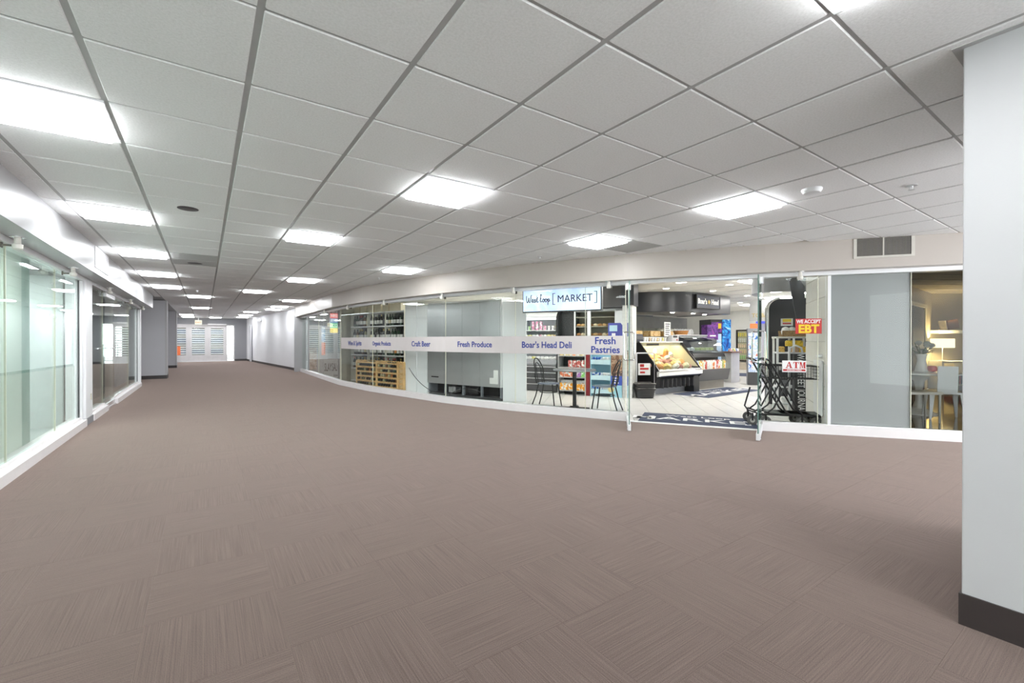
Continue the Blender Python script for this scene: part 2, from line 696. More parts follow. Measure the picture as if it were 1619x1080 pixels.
tv = sorted([t for t in tl if in_view(t[0], t[1], CE, 120)], key=lambda t: math.hypot(t[0], t[1]))
nt_ = set((t[2], t[3]) for t in tv[:270])
trest = MB()
for x, y, i, j in tl:
    gm = (i, j) in ((8, 3), (0, 10), (0, 11))
    if (i, j) in nt_ or gm:
        o = link('ceiling_tile', TMG if gm else TM, ceil_o, (x, y, CE))
        o.rotation_euler = (PI, 0, 0)
        if gm:
            o['label'] = 'darker grey perforated ceiling tile'
    else:
        trest.box(x - .2915, x + .2915, y - .2965, y + .2965, CE, CE + .02)
trest.build('far_ceiling_tiles', TILE, ceil_o)['kind'] = 'stuff'
# cut tiles along the left soffit
for j in range(-6, 24):
    y = GY + (j + .5) * GS
    MB().box(-1.2, GX - GS - .013, y - .2965, y + .2965, CE, CE + .02).build('cut_ceiling_tile', TILE, ceil_o)
for i in range(-1, 16):
    x = GX + i * GS
    MB().box(x - .0145, x + .0145, -4.9, 31.1, CE + .006, CE + .012).build('main_tee', TEE, ceil_o)
for j in range(-11, 49):
    y = GY + j * GS
    MB().box(-1.25, 9.5, y - .009, y + .009, CE + .007, CE + .013).build('cross_tee', TEE, ceil_o)

# ---- left shopfronts (straight, x = -1.4)
LC, LG, LS, SB = -1.385, -1.47, -1.20, 2.128
so = MB().box(-1.75, LS, -5, 16.1, SB, CE + .02).build('wall_soffit_left', LAMI)
tag(so, 'glossy white boxed soffit above the left-hand glass shopfronts', 'soffit', kind='structure')
o = MB().box(LG - .06, LG + .06, -5, 15.35, SB - .055, SB).build('trim_1', ALUW)
tag(o, 'white aluminium head rail under the left soffit', 'head rail', kind='structure')
cb = thing('trim_2', 'white curb at the foot of the left glass shopfronts', 'curb', kind='structure')
for y0, y1 in ((-5, 8.70), (9.22, 10.45), (11.45, 15.4)):
    MB().box(-1.6, LC, y0, y1, 0, .098).build('curb_face', CURB, cb)
    MB().box(-1.55, LC - .055, y0, y1, .098, .135).build('sill', CURB, cb)
MB().box(-1.6, LC - .03, 10.45, 11.45, 0, .03).build('door_threshold', ALU, cb)
# posts
o = MB().cbox(-1.62, LC - .02, 8.74, 9.20, 0.0, SB, .006).build('wall_post_near', WHITE)
tag(o, 'white wall post between the two left-hand shopfronts', 'wall post', kind='structure')
MB().box(-1.62, LC - .012, 8.735, 9.205, 0, .10).build('baseboard', GREYD, o)
ol = MB().box(LC - .021, LC - .014, 9.05, 9.1, .34, .43).build('wall_outlet', mat('outlet', (.65, .62, .5), .4))
tag(ol, 'small beige socket plate low on the white post', 'socket plate')
o = MB().box(-1.62, LC - .02, 15.36, 15.5, 0, SB).build('wall_post_far', WHITE)
tag(o, 'narrow white post ending the left-hand shopfronts', 'wall post', kind='structure')


def left_window(name, label, y0, y1, gm, seams, frame_y=None):
    t = thing(name, label, 'window', kind='structure')
    ys = [y0] + seams + [y1]
    for a, b in zip(ys, ys[1:]):
        MB().box(LG - .006, LG + .006, a + .004, b - .004, .136, SB - .056).build('pane', gm, t)
    for a in seams:
        MB().box(LG - .007, LG + .007, a - .004, a + .004, .136, SB - .056).build('seam', SEAL, t)
    f = ALUW
    MB().box(LG - .04, LG + .04, y1 - .0, y1 + .05, .1, SB - .056).build('jamb', f, t)
    MB().box(LG - .03, LG - .008, y1 - .11, y1 - .002, .136, SB - .056).build('inner_jamb', WHITE, t)
    MB().box(LG - .012, LG + .012, y1 - .03, y1 - .002, .136, SB - .056).build('gasket', BLACK, t)
    return t


left_window('window_1', 'long green-tinted glass shopfront nearest on the left with white film', -5, 8.66, GLASSG, [0.5, 5.85, 7.45])
left_window('window_2', 'dark glass shopfront beyond the white post on the left', 9.24, 15.28, GLASS, [10.45, 11.45, 13.6])
def film(name, c):
    m = mat(name, c, .6, vary=.02)
    nt = m.node_tree
    b = nt.nodes['Principled BSDF']
    tl_ = nt.nodes.new('ShaderNodeBsdfTranslucent')
    tl_.inputs[0].default_value = (*c, 1)
    mx = nt.nodes.new('ShaderNodeMixShader')
    mx.inputs[0].default_value = .5
    nt.links.new(b.outputs[0], mx.inputs[1])
    nt.links.new(tl_.outputs[0], mx.inputs[2])
    nt.links.new(mx.outputs[0], nt.nodes['Material Output'].inputs[0])
    return m


fb = MB().box(-1.575, -1.57, -5, 6.72, .02, SB - .02).build('film_screen', film('white_film', (.80, .85, .81)))
tag(fb, 'pale green-white film screen behind the near left glass', 'screen')
fb = MB().box(-1.575, -1.57, 6.72, 6.98, .02, SB - .02).build('film_strip', film('film_strip_green', (.5, .62, .58)))
tag(fb, 'narrow green-grey strip beside the white film screen', 'screen')
# rooms behind the left glass
o = MB().box(-3.0, -2.9, -5, 8.78, 0, SB).box(-3.0, -1.65, 8.78, 8.84, 0, SB).build('wall_shop_left', mat('shop_wall_green', (.58, .63, .62), .6))
tag(o, 'grey-green wall inside the near left shop', 'wall', kind='structure')
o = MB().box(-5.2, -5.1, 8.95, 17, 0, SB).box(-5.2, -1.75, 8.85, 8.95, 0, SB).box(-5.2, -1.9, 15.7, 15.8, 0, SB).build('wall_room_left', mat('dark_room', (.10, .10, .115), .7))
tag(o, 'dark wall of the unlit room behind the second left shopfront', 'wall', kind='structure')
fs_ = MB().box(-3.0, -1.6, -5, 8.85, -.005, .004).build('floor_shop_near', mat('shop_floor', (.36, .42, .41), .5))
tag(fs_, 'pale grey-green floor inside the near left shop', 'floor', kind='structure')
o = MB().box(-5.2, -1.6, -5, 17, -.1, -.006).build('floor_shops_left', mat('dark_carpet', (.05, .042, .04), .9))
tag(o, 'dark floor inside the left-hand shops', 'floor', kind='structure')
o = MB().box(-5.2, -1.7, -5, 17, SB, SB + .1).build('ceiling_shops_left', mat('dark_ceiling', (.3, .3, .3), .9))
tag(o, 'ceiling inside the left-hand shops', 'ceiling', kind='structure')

# glass door in the second left shopfront
dl = thing('door_4', 'frameless glass door with a bar handle in the dark left shopfront', 'door', (LG + .02, 10.47, 0), kind='structure')
MB().box(.0, .011, 0.0, .96, .03, SB - .06).build('door_leaf', GLASS, dl)
h = MB().tube([(.06, .05, 1.08), (.06, .62, 1.08)], .012)
h.tube([(.005, .1, 1.08), (.06, .1, 1.08)], .008).tube([(.005, .57, 1.08), (.06, .57, 1.08)], .008)
h.build('push_bar', ALU, dl, True)
MB().box(-.01, .025, 0, .96, .03, .1).build('bottom_rail', ALU, dl)
MB().box(-.012, .03, 0.02, .95, SB - .13, SB - .058).build('closer_rail', ALUW, dl)

# air grille in the left soffit
g = thing('air_grille', 'white louvred air grille in the left soffit', 'air grille', (LS, 8.0, 0))
MB().box(0, .012, 0, .98, 2.20, 2.225).box(0, .012, 0, .98, 2.455, 2.48).box(0, .012, 0, .03, 2.225, 2.455).box(0, .012, .95, .98, 2.225, 2.455).build('frame', WHITE, g)
MB().box(0, .004, .03, .95, 2.225, 2.455).build('backing', mat('grille_back', (.25, .25, .25), .7), g)
MB().box(.004, .012, .475, .505, 2.225, 2.455).build('mullion', WHITE, g)
for k in range(9):
    z = 2.236 + k * .0245
    MB().box(.003, .014, .03, .475, z, z + .013).box(.003, .014, .505, .95, z, z + .013).build('slat', WHITE, g)

# ---- far left columns and end of the corridor
o = MB().box(-1.95, -1.9, 15.5, 31, 0, CE).build('wall_far_left', GREYW)
tag(o, 'grey wall behind the far left columns', 'wall', kind='structure')
for nm, lb, x1, y0 in (('wall_column_near', 'grey column standing just past the left-hand shopfronts', -1.0, 18.0),
                       ('wall_column_far', 'second grey column in front of the end doors', -1.03, 24.7)):
    o = MB().box(-1.9, x1, y0, y0 + .6, 0, CE).build(nm, GREYW)
    tag(o, lb, 'column', kind='structure')
    MB().box(-1.9, x1 + .008, y0 - .008, y0 + .608, 0, .11).build('baseboard', BASEB, o)
    MB().box(x1 - .045, x1 + .005, y0 - .005, y0 + .2, .11, CE).build('corner_guard', WALLW, o)
EY = 31.0
ew = MB().box(-1.95, 2.1, EY, EY + .15, 2.10, CE).box(1.45, 2.1, EY, EY + .15, 0, 2.10).build('wall_end', GREYD)
tag(ew, 'dark grey wall around the far white doors', 'wall', kind='structure')
MB().box(1.45, 2.1, EY - .012, EY, 0, .11).build('baseboard', BASEB, ew)
# slanting white wall on the right between shopfront and end doors
wr = MB().prism([(3.08, 19.0), (3.3, 19.0), (2.3, 31.1), (2.06, 31.1)], 0, CE).build('wall_right_far', mat('wall_pale', (.78, .78, .8), .55, vary=.012, vscale=2))
tag(wr, 'white wall along the right of the corridor past the market', 'wall', kind='structure')
MB().prism([(3.07, 19.0), (3.09, 19.0), (2.07, 31.0), (2.05, 31.0)], 0, .1).build('baseboard', BASEB, wr)
dk = MB().box(2.13, 2.19, 29.1, 29.9, 0.02, 2.05).build('door_5', GREYW)
tag(dk, 'grey flush door at the far end of the white right wall', 'door', kind='structure')
dk.rotation_euler = (0, 0, 0)

# white end doors with slatted glass
DX = [(-1.62, -0.75), (-0.72, 0.12), (0.17, 1.02)]
DN = ['left', 'middle', 'right']
SLATW = mat('slat_white', (.7, .7, .7), .5)
DFR = mat('door_white', (.62, .60, .60), .45)
for n, (a, b) in enumerate(DX):
    t = thing('door_%d' % (n + 1), '%s white slatted-glass door at the end of the corridor' % DN[n], 'door', (a, EY, 0), kind='structure')
    W = b - a
    MB().box(.12, W - .12, .03, .04, .38, 1.92).build('pane', GLASS, t)
    f = MB().box(0, .12, 0, .06, .02, 2.06).box(W - .12, W, 0, .06, .02, 2.06).box(.12, W - .12, 0, .06, .02, .38).box(.12, W - .12, 0, .06, 1.92, 2.06)
    f.build('door_frame', DFR, t)
    for s in range(12):
        z = .42 + s * .125
        MB().box(.12, W - .12, .062, .078, z, z + .064).build('slat', SLATW, t)
    MB().tube([(.07, -.06, .85), (.07, -.06, 1.25)], .012).tube([(.07, 0, .9), (.07, -.06, .9)], .008).tube([(.07, 0, 1.2), (.07, -.06, 1.2)], .008).build('pull_handle', ALU, t, True)
tr = thing('trim_3', 'white frame around the far doors and sidelight', 'door frame', kind='structure')
for a, b in ((-1.66, -1.62), (-.75, -.72), (.12, .17), (1.02, 1.08), (1.40, 1.46)):
    MB().box(a, b, EY - .01, EY + .1, 0, 2.10).build('mullion', DFR, tr)
MB().box(-1.66, 1.46, EY - .01, EY + .1, 2.06, 2.12).build('head', DFR, tr)
MB().box(.14, 1.05, EY - .14, EY - .012, 2.08, 2.17).build('closer_box', DFR, tr)
MB().box(-1.66, 1.46, EY - .05, EY + .1, 0, .02).build('threshold', ALU, tr)
o = MB().box(1.08, 1.40, EY + .03, EY + .04, .1, 2.06).build('window_3', GLASS)
tag(o, 'narrow glass sidelight right of the far doors', 'window', kind='structure')
# outside beyond the doors: pale paving, grey railing, dark stripes of a distant facade
o = MB().box(-12, 14, EY + .2, EY + 14, -.12, -.02).build('pavement_outside', mat('paving', (.25, .24, .23), .9))
tag(o, 'pale pavement outside the far doors', 'pavement', kind='structure')
fc = thing('far_building', 'striped facade seen through the far slatted doors', 'building', (-6, EY + 5, 0))
MB().box(0, 7.25, 0, 1, -.02, 6.0).build('facade', mat('facade', (.05, .043, .037), .8), fc)
for k in range(5):
    MB().box(.4, 7.0, -.05, 0, .35 + k * .65, .65 + k * .65).build('window_strip', mat('facade_glass', (.02, .03, .055), .3), fc)
rl = thing('railing', 'grey metal railing outside the glass sidelight', 'railing', (1.0, EY + 1.6, -.02))
MB().box(0, .9, 0, .04, .95, 1.0).build('top_rail', GREYP, rl)
MB().box(0, .9, 0, .04, .1, .15).build('bottom_rail', GREYP, rl)
for k in (0, 1):
    MB().box(k * .86, k * .86 + .04, 0, .04, 0, 1.0).build('post', GREYP, rl)
for k in range(8):
    MB().box(.04 + k * .11, .06 + k * .11, .01, .03, .15, .95).build('baluster', GREYP, rl)
ob = MB().box(-1.36, -1.12, EY - .02, EY - .008, .38, .88).build('orange_notice', ORANGE)
tag(ob, 'bright orange notice on the left far door', 'notice')
es = thing('exit_sign', 'pale lit exit sign hanging before the far doors', 'exit sign', (-.29, 30.6, 0))
MB().box(-.16, .16, -.03, .03, 2.10, 2.34).build('housing', lamp_mat('exit_glow', (.95, .92, .72), .85), es)
MB().box(-.02, .02, -.02, .02, 2.34, CE).build('stem', ALUW, es)
text('EXIT', .13, mat('exit_red', (.6, .25, .15), .5), es, (0, -.032, 2.21), bold=.004)
em = thing('emergency_light', 'white twin emergency lamp high on the white right wall', 'emergency light', (2.42, 26.6, 2.22), rz=PI / 2 + .083)
MB().cbox(-.14, .14, -.01, .07, 0, .13, .01).build('housing', ALUW, em)
for s in (-1, 1):
    MB().lathe([(.02, 0), (.05, .03), (.055, .08)], 12, M=Matrix.Translation((s * .09, .07, -.02)) @ Matrix.Rotation(-PI / 2, 4, 'X')).build('lamp_head', ALUW, em, True)

# ---- white column on the right of the camera
wc = MB().cbox(2.70, 4.1, -2.4, .483, 0, CE, .004).build('wall_column_right', WALLW)
tag(wc, 'large plain white wall corner beside the camera on the right', 'wall', kind='structure')
bb = MB().box(2.692, 4.108, .10, .491, 0, .135)
bb.build('baseboard', BASEB, wc)
MB().box(2.692, 4.108, -2.408, .096, 0, .135).build('baseboard', BASEB, wc)
MB().box(2.668, 4.13, -2.43, .515, CE - .004, CE + .004).build('ceiling_trim', TEE, wc)

# ---- curved market shopfront
sf = band(0, 8, -.17, .30, SB, CE + .02).build('wall_soffit_right', LAMIR)
tag(sf, 'long curved warm-white soffit above the market shopfront', 'soffit', kind='structure')
o = band(0, 8, -.01, .13, SB - .05, SB).build('trim_4', ALUW)
tag(o, 'white head rail following the curved market glass', 'head rail', kind='structure')
cb = thing('trim_5', 'white curb at the foot of the curved market glass', 'curb', kind='structure')
for k in range(8):
    if k == 5:
        continue
    m = MB()
    A0, A1, B0, B1 = off(k, 0), off(k + 1, 0), off(k, .14), off(k + 1, .14)
    m.prism([A0, A1, B1, B0], 0, .118)
    m.build('curb_face', CURB, cb)
    m = MB()
    A0, A1, B0, B1 = off(k, .045), off(k + 1, .045), off(k, .095), off(k + 1, .095)
    m.prism([A0, A1, B1, B0], .118, .128)
    m.build('glazing_channel', ALU, cb)
m = MB()
m.prism([off(5, -.02), off(6, -.02), off(6, .07), off(5, .07)], 0, .006)
m.build('threshold_strip', PRINTW, cb)
o = MB().box(0, .12, -.17, .2, 0, CE).build('wall_post_right', WALLW, loc=(3.06, 18.93, 0), rz=-PI / 2)
o.rotation_euler = (0, 0, PI / 2)
o.location = (3.06, 18.98, 0)
tag(o, 'pale post where the market shopfront meets the white wall', 'wall post', kind='structure')


def pane(name, label, k, s0, s1, gm=GLASS, band_=True, texts=(), back=None):
    t = thing(name, label, 'window', (K[k][0], K[k][1], 0), KA[k], kind='structure')
    MB().box(s0 + .003, s1 - .003, .064, .076, .128, SB - .05).build('pane', gm, t)
    MB().box(s1 - .003, s1 + .003, .063, .077, .128, SB - .05).build('seam', SEAL, t)
    if band_:
        bo = MB().box(s0, s1, .058, .0635, .997, 1.297).build('vinyl_band', BAND, t)
        for tx, s, z, sz, sx in texts:
            text(tx, sz, INKB, bo, (s, .057, z), bold=.003, sx=sx)
    return t


pane('window_4', 'far market pane in front of the grey salon drape', 0, 0.05, 3.2, band_=False)
pane('window_5', 'market pane with the coloured vertical sign behind it', 0, 3.2, KL[0], band_=False)
pane('window_6', 'market pane lettered Wine and Spirits', 1, .05, KL[1], texts=[('Wine & Spirits', 1.02, 1.145, .16, .95)])
pane('window_7', 'market pane lettered Organic Products and Craft Beer', 2, 0, KL[2], texts=[('Organic Products', .42, 1.145, .135, .84), ('Craft Beer', 1.98, 1.145, .155, 1.0)])
pane('window_8', 'market pane lettered Fresh Produce', 3, 0, KL[3], texts=[('Fresh Produce', .76, 1.145, .145, 1.0)])
pane('window_9', 'market pane lettered Boar\'s Head Deli', 4, 0, 1.29, texts=[("Boar's Head Deli", .60, 1.145, .15, .90)])
pane('window_10', 'market pane lettered Fresh Pastries beside the open door', 4, 1.29, KL[4] - .03, texts=[('Fresh', .33 + 1.29, 1.215, .155, 1.0), ('Pastries', .33 + 1.29, 1.075, .15, 1.0)])
pane('window_11', 'clear pane right of the open doors with shopping carts behind', 6, .03, .66, band_=False)
pane('window_12', 'narrow clear pane beside the white tiled wall', 6, .66, .765, band_=False)
pane('window_13', 'tall frosted grey-white glass pane right of the market', 6, .80, 1.66, band_=False)
pane('window_14', 'clear pane looking into the lamplit lounge', 6, 1.66, KL[6], band_=False)
pane('window_15', 'last clear pane of the lounge behind the white wall corner', 7, .02, KL[7], band_=False)
jb = MB().box(.765, .80, .04, .14, .118, SB - .05).build('trim_6', ALUW, loc=(K[6][0], K[6][1], 0), rz=KA[6])
tag(jb, 'white jamb between the cart pane and the frosted pane', 'jamb', kind='structure')
fz = MB().box(.80, 1.655, .082, .10, .13, SB - .05).build('frosted_film', mat('frost_grey', (.35, .353, .36), .5, vary=.02, vscale=1.5, spec=.15), loc=(K[6][0], K[6][1], 0), rz=KA[6])
tag(fz, 'smooth frosted grey film covering the pane beside the lounge', 'film')

# air grille in the right soffit
g = thing('air_grille', 'dark egg-crate air grille in the soffit above the frosted pane', 'air grille', fp(6, 0, -.17), KA[6])
x0, x1 = .97, 1.59
MB().box(x0, x1, -.012, 0, 2.245, 2.27).box(x0, x0 + .035, -.012, 0, 2.27, CE - .003).box(x1 - .035, x1, -.012, 0, 2.27, CE - .003).build('frame', mat('grille_frame', (.62, .6, .54), .5), g)
MB().box(x0 + .035, x1 - .035, -.003, 0, 2.27, CE - .003).build('backing', BLACK, g)
MB().box(x0 + .3, x0 + .315, -.013, -.003, 2.27, CE - .003).build('mullion', mat('grille_frame', (1, 1, 1)), g)
lv = MB()
for k in range(38):
    x = x0 + .04 + k * (x1 - x0 - .08) / 38
    lv.box(x, x + .0035, -.010, -.003, 2.27, CE - .003)
for k in range(16):
    z = 2.275 + k * .0135
    lv.box(x0 + .035, x1 - .035, -.011, -.004, z, z + .003)
lo = lv.build('egg_crate_core', mat('grille_wire', (.3, .28, .25), .5), g)
lo['kind'] = 'stuff'

# ---- recessed troffers
FR = MB()
for a in (-1, 1):
    FR.box(-.3, .3, min(a * .262, a * .297), max(a * .262, a * .297), -.006, .02)
    FR.box(min(a * .262, a * .297), max(a * .262, a * .297), -.262, .262, -.006, .02)
FRM = FR.mesh('frame', WHITE)
LNM = MB().cbox(-.262, .262, -.262, .262, -.004, .032, .004).mesh('lens', LENS)
lab = {(-1, 2): 'nearest glowing ceiling panel on the left, cut by the picture edge',
       (3, 2): 'glowing ceiling panel nearest to the middle of the corridor', (7, 0): 'glowing ceiling panel nearest the market doors',
       (7, 3): 'glowing ceiling panel above the market sign beside a grey tile', (2, 6): 'second glowing ceiling panel down the middle of the corridor',
       (5, 9): 'glowing ceiling panel above the fresh produce pane', (3, -3): 'glowing ceiling panel cut by the top of the picture',
       (3, 13): 'glowing ceiling panel above the wine window', (2, 18): 'glowing ceiling panel past the wine window, mid corridor'}
nL = 1
for n, (i, j) in enumerate(sorted(LIGHTS, key=lambda c: math.hypot(GX + c[0] * GS, GY + c[1] * GS))):
    x, y = GX + (i + .5) * GS, GY + (j + .5) * GS
    l = lab.get((i, j))
    if not l:
        if j < 0:
            l = 'unseen glowing ceiling panel added behind the camera, %s of four' % ORD[nL % 4]
            nL += 1
        elif i == -1 and j < 20:
            l = '%s glowing ceiling panel along the left soffit' % ORD[(j - 2) // 4]
        else:
            l = 'far glowing ceiling panel, %s from the camera' % ORD[n]
    t = thing('ceiling_light', l, 'ceiling light', (x, y, CE), group='square troffers of the corridor ceiling')
    f = link('frame', FRM, t)
    q = link('lens', LNM, t)
    q.rotation_euler = (PI, 0, 0)

# small ceiling fittings
o = MB().lathe([(.085, 0), (.085, -.004), (.07, -.008), (.01, -.008)], 24).build('ceiling_speaker', DARK, None, True, loc=(-.13, 5.29, CE))
tag(o, 'flat dark round disc in the ceiling on the left', 'speaker')
o = MB().lathe([(.075, 0), (.075, -.012), (.06, -.035), (.02, -.042)], 24).build('smoke_detector', WHITE, None, True, loc=(4.18, 1.65, CE))
tag(o, 'white round smoke detector near the market doors', 'smoke detector')
o = MB().lathe([(.10, 0), (.10, -.004), (.08, -.008), (.01, -.008)], 20).build('ceiling_disc', DARK, None, True, loc=(-.13, 9.0, CE))
tag(o, 'dark disc in the darker grey tile further down the corridor', 'speaker')
SPR = MB().lathe([(.04, 0), (.04, -.006), (.012, -.01), (.012, -.03), (.022, -.034), (.022, -.038), (.004, -.04)], 14)
spm = SPR.mesh('sprinkler', ALU, True)
for n, (x, y, l) in enumerate([(4.15, 5.29, 'small ceiling sprinkler above the market sign'), (2.9, 8.95, 'small ceiling sprinkler beyond the produce pane'),
                               (-.15, 13.9, 'small ceiling sprinkler far down the left side'), (4.75, 1.15, 'small ceiling sprinkler near the white wall corner')]):
    tag(link('ceiling_sprinkler', spm, None, (x, y, CE)), l, 'sprinkler', 'pendent sprinklers of the corridor ceiling')


def window_sprinkler(label, loc, rz):
    t = thing('window_sprinkler', label, 'sprinkler', loc, rz, group='window sprinklers under the soffits')
    MB().lathe([(.055, 0), (.055, -.004), (.04, -.009), (.02, -.009)], 18).build('escutcheon', CHROME, t, True)
    MB().lathe([(.022, -.005), (.024, -.06), (.036, -.066), (.034, -.10), (.026, -.108), (.01, -.11)], 16).build('body', mat('spr_white', (.78, .76, .7), .4), t, True)
    MB().box(-.012, .012, .02, .10, -.085, -.07).box(-.02, .02, .09, .10, -.10, -.055).build('deflector', mat('bronze', (.12, .11, .09), .4, .6), t)
    return t


for n, y in enumerate((5.64, 7.63, 10.2, 12.83, 15.2)):
    window_sprinkler('%s small white window sprinkler under the left soffit' % ORD[n], (-1.34, y, SB), PI / 2)
for n, (k, s) in enumerate([(0, 4.8), (1, .9), (2, .75), (3, .05), (4, .05), (4, 1.72), (6, .42)]):
    window_sprinkler('%s small white window sprinkler along the market soffit' % ORD[n], fp(k, s, -.08, SB), KA[k])
# ==END STRUCT==
# ================================================================== MARKET SHELL
def at(o, x, y, z=0.0, rz=None):
    o.location = (x, y, z)
    if rz is not None:
        o.rotation_euler = (0, 0, rz)
    return o


mp_ = [off(1, .12), off(2, .12), off(3, .12), off(4, .12), off(5, .02), off(6, .02), fp(6, .75, .12)[:2], (7.8, 2.95), (18.5, 5.0), (18.5, 14.4), (3.5, 14.4)]
fl = MB().prism(mp_, -.1, -.008).build('floor_market', GROUT)
tag(fl, 'pale diagonal tile floor inside the market', 'floor', kind='structure')
# long tiles laid diagonally; pieces near the doors are single, the rest joined
c45 = math.cos(PI / 4)
pieces = []
for a in range(-60, 70):
    for b in range(-10, 40):
        u0, v0 = -.02 + a * .315, b * .63 + (.315 if a % 2 else 0)
        q = []
        for du, dv in ((.004, .002), (.004, .628), (.311, .628), (.311, .002)):
            u, v = u0 + du, v0 + dv
            q.append(((v + u) * c45, (v - u) * c45))
        n = len(mp_)
        c = q
        for k in range(n):
            A, B = mp_[k], mp_[(k + 1) % n]
            nx, ny = -(B[1] - A[1]), (B[0] - A[0])
            l = math.hypot(nx, ny)
            if k in (6,):
                continue
            c = clip_half(c, A[0], A[1], nx / l, ny / l)
            if not c:
                break
        if c and area(c) > .002:
            if sum(c[k][0] * c[(k + 1) % len(c)][1] - c[(k + 1) % len(c)][0] * c[k][1] for k in range(len(c))) < 0:
                c = c[::-1]
            cx, cy = sum(p[0] for p in c) / len(c), sum(p[1] for p in c) / len(c)
            pieces.append((cx, cy, c))
pv = []
for p in pieces:
    q = to_px(p[0], p[1], 0)
    if q and 1000 < q[0] < 1210 or (q and 830 < q[0] <= 1000 and q[1] > 612):
        pv.append(p)
pv = sorted(pv, key=lambda p: math.hypot(p[0], p[1]))[:220]
ids = set(id(p) for p in pv)
rest_t = MB()
for p in pieces:
    if id(p) in ids:
        MB().prism([(x - p[0], y - p[1]) for x, y in p[2]], -.008, 0).build('floor_tile', FTILE, fl, loc=(p[0], p[1], 0))
    else:
        rest_t.prism(p[2], -.008, 0)
rest_t.build('far_floor_tiles', FTILE, fl)['kind'] = 'stuff'

mc = MB().prism([off(1, .28), off(2, .28), off(3, .28), off(4, .28), off(5, .28), off(6, .28), (7.3, 2.6), (18.6, 4.6), (18.6, 14.5), (3.4, 14.5)], CE - .03, CE - .005).build('ceiling_market', MCEIL)
tag(mc, 'cream ceiling inside the market', 'ceiling', kind='structure')
for n in range(14):
    x = 5.2 + n * .95
    MB().box(x, x + .012, max(3.2, 5.6 - n * .9) + n * .19, 14.3, CE - .033, CE - .03).build('ceiling_seam', TEE, mc)
for nm, lb, m, b in (('wall_market_back', 'cream back wall of the market with a cooler door', MWALL, (18.5, 18.6, 4.8, 14.5)),
                     ('wall_market_left', 'blue-grey wall at the rear of the wine area', MGREY, (3.4, 18.6, 14.4, 14.5))):
    o = MB().box(b[0], b[1], b[2], b[3], 0, CE - .005).build(nm, m)
    tag(o, lb, 'wall', kind='structure')
o = MB().prism([(7.8, 2.85), (18.6, 4.8), (18.6, 4.95), (7.8, 2.99)], 0, CE - .005).build('wall_market_right', MWALL)
tag(o, 'cream wall on the right side of the market', 'wall', kind='structure')
# partition between salon and market
o = MB().prism([(3.13, 12.86), (3.27, 12.92), (3.36, 13.3), (7.0, 14.3), (6.9, 14.38), (3.2, 13.4)], 0, CE - .005).build('wall_partition', mat('olive_wall', (.47, .46, .38), .6))
tag(o, 'olive-beige partition left of the wine shelves', 'wall', kind='structure')

# market lights: troffers and round downlights
for n, (x, y) in enumerate(((-2.2, 3.2), (-2.2, 6.0), (-2.25, 8.0))):
    t = thing('shop_light', '%s panel light inside the near left shop' % ORD[n], 'ceiling light', (x, y, SB))
    MB().box(-.3, .3, -.3, .3, -.012, 0).build('frame', WHITE, t)
    MB().box(-.27, .27, -.27, .27, -.03, -.012).build('lens', lamp_mat('shop_lens', (.96, 1, .98), 26), t)
SFM = MB().box(-.3, .3, -.3, -.27, -.006, .004).box(-.3, .3, .27, .3, -.006, .004).box(-.3, -.27, -.27, .27, -.006, .004).box(.27, .3, -.27, .27, -.006, .004).mesh('frame', WHITE)
SLM = MB().cbox(-.27, .27, -.27, .27, -.004, .03, .004).mesh('lens', SLENS)
mt = [(8.0, 5.5, 'market troffer just inside the open doors'), (9.4, 4.7, 'market troffer above the carts'), (11.6, 5.3, 'market troffer in front of the deli cases'),
      (13.6, 6.2, 'market troffer beyond the deli bulkhead'), (12.6, 4.95, 'market troffer above the dark arched panel'), (15.6, 8.0, 'market troffer near the back cooler'),
      (16.6, 9.9, 'furthest market troffer along the back wall'), (6.2, 7.2, 'unseen market troffer added above the bistro table'), (5.6, 9.6, 'unseen market troffer added behind the steel cabinet'),  # from the bistro table on: unseen troffers added to light the store evenly
      (5.0, 11.4, 'unseen market troffer added near the wine shelves'), (9.5, 8.7, 'unseen market troffer added behind the deli counter'), (12.5, 9.8, 'unseen market troffer added in the rear aisle'),
      (8.2, 11.5, 'unseen market troffer added in the rear of the store')]
for x, y, l in mt:
    t = thing('market_light', l, 'ceiling light', (x, y, CE - .03), group='troffers of the market ceiling')
    link('frame', SFM, t)
    q = link('lens', SLM, t)
    q.rotation_euler = (PI, 0, 0)
DLT = MB().lathe([(.09, 0), (.09, -.006), (.072, -.008), (.072, -.001)], 18).mesh('trim_ring', WHITE, True)
DLL = MB().lathe([(.07, -.001), (.07, -.005), (.02, -.007)], 16).mesh('lens', SPOT, True)
DL = []
for n, (u, v) in enumerate([(1053, 456), (1127, 459.6), (1153, 450), (1181, 467.4), (1170, 478.5), (1209.5, 483), (1248.6, 476.4)]):
    d = FPX * (CE - .03 - HC) / (537.6 - v)
    r = d * (u - 809.5) / FPX
    DL.append((d * fwx + r * fwy, d * fwy - r * fwx))
for n, (x, y) in enumerate(DL):
    t = thing('downlight', '%s small round downlight in the market ceiling, counted from the left' % ORD[n], 'downlight', (round(x, 2), round(y, 2), CE - .03), group='round downlights of the market ceiling')
    link('trim_ring', DLT, t)
    link('lens', DLL, t)

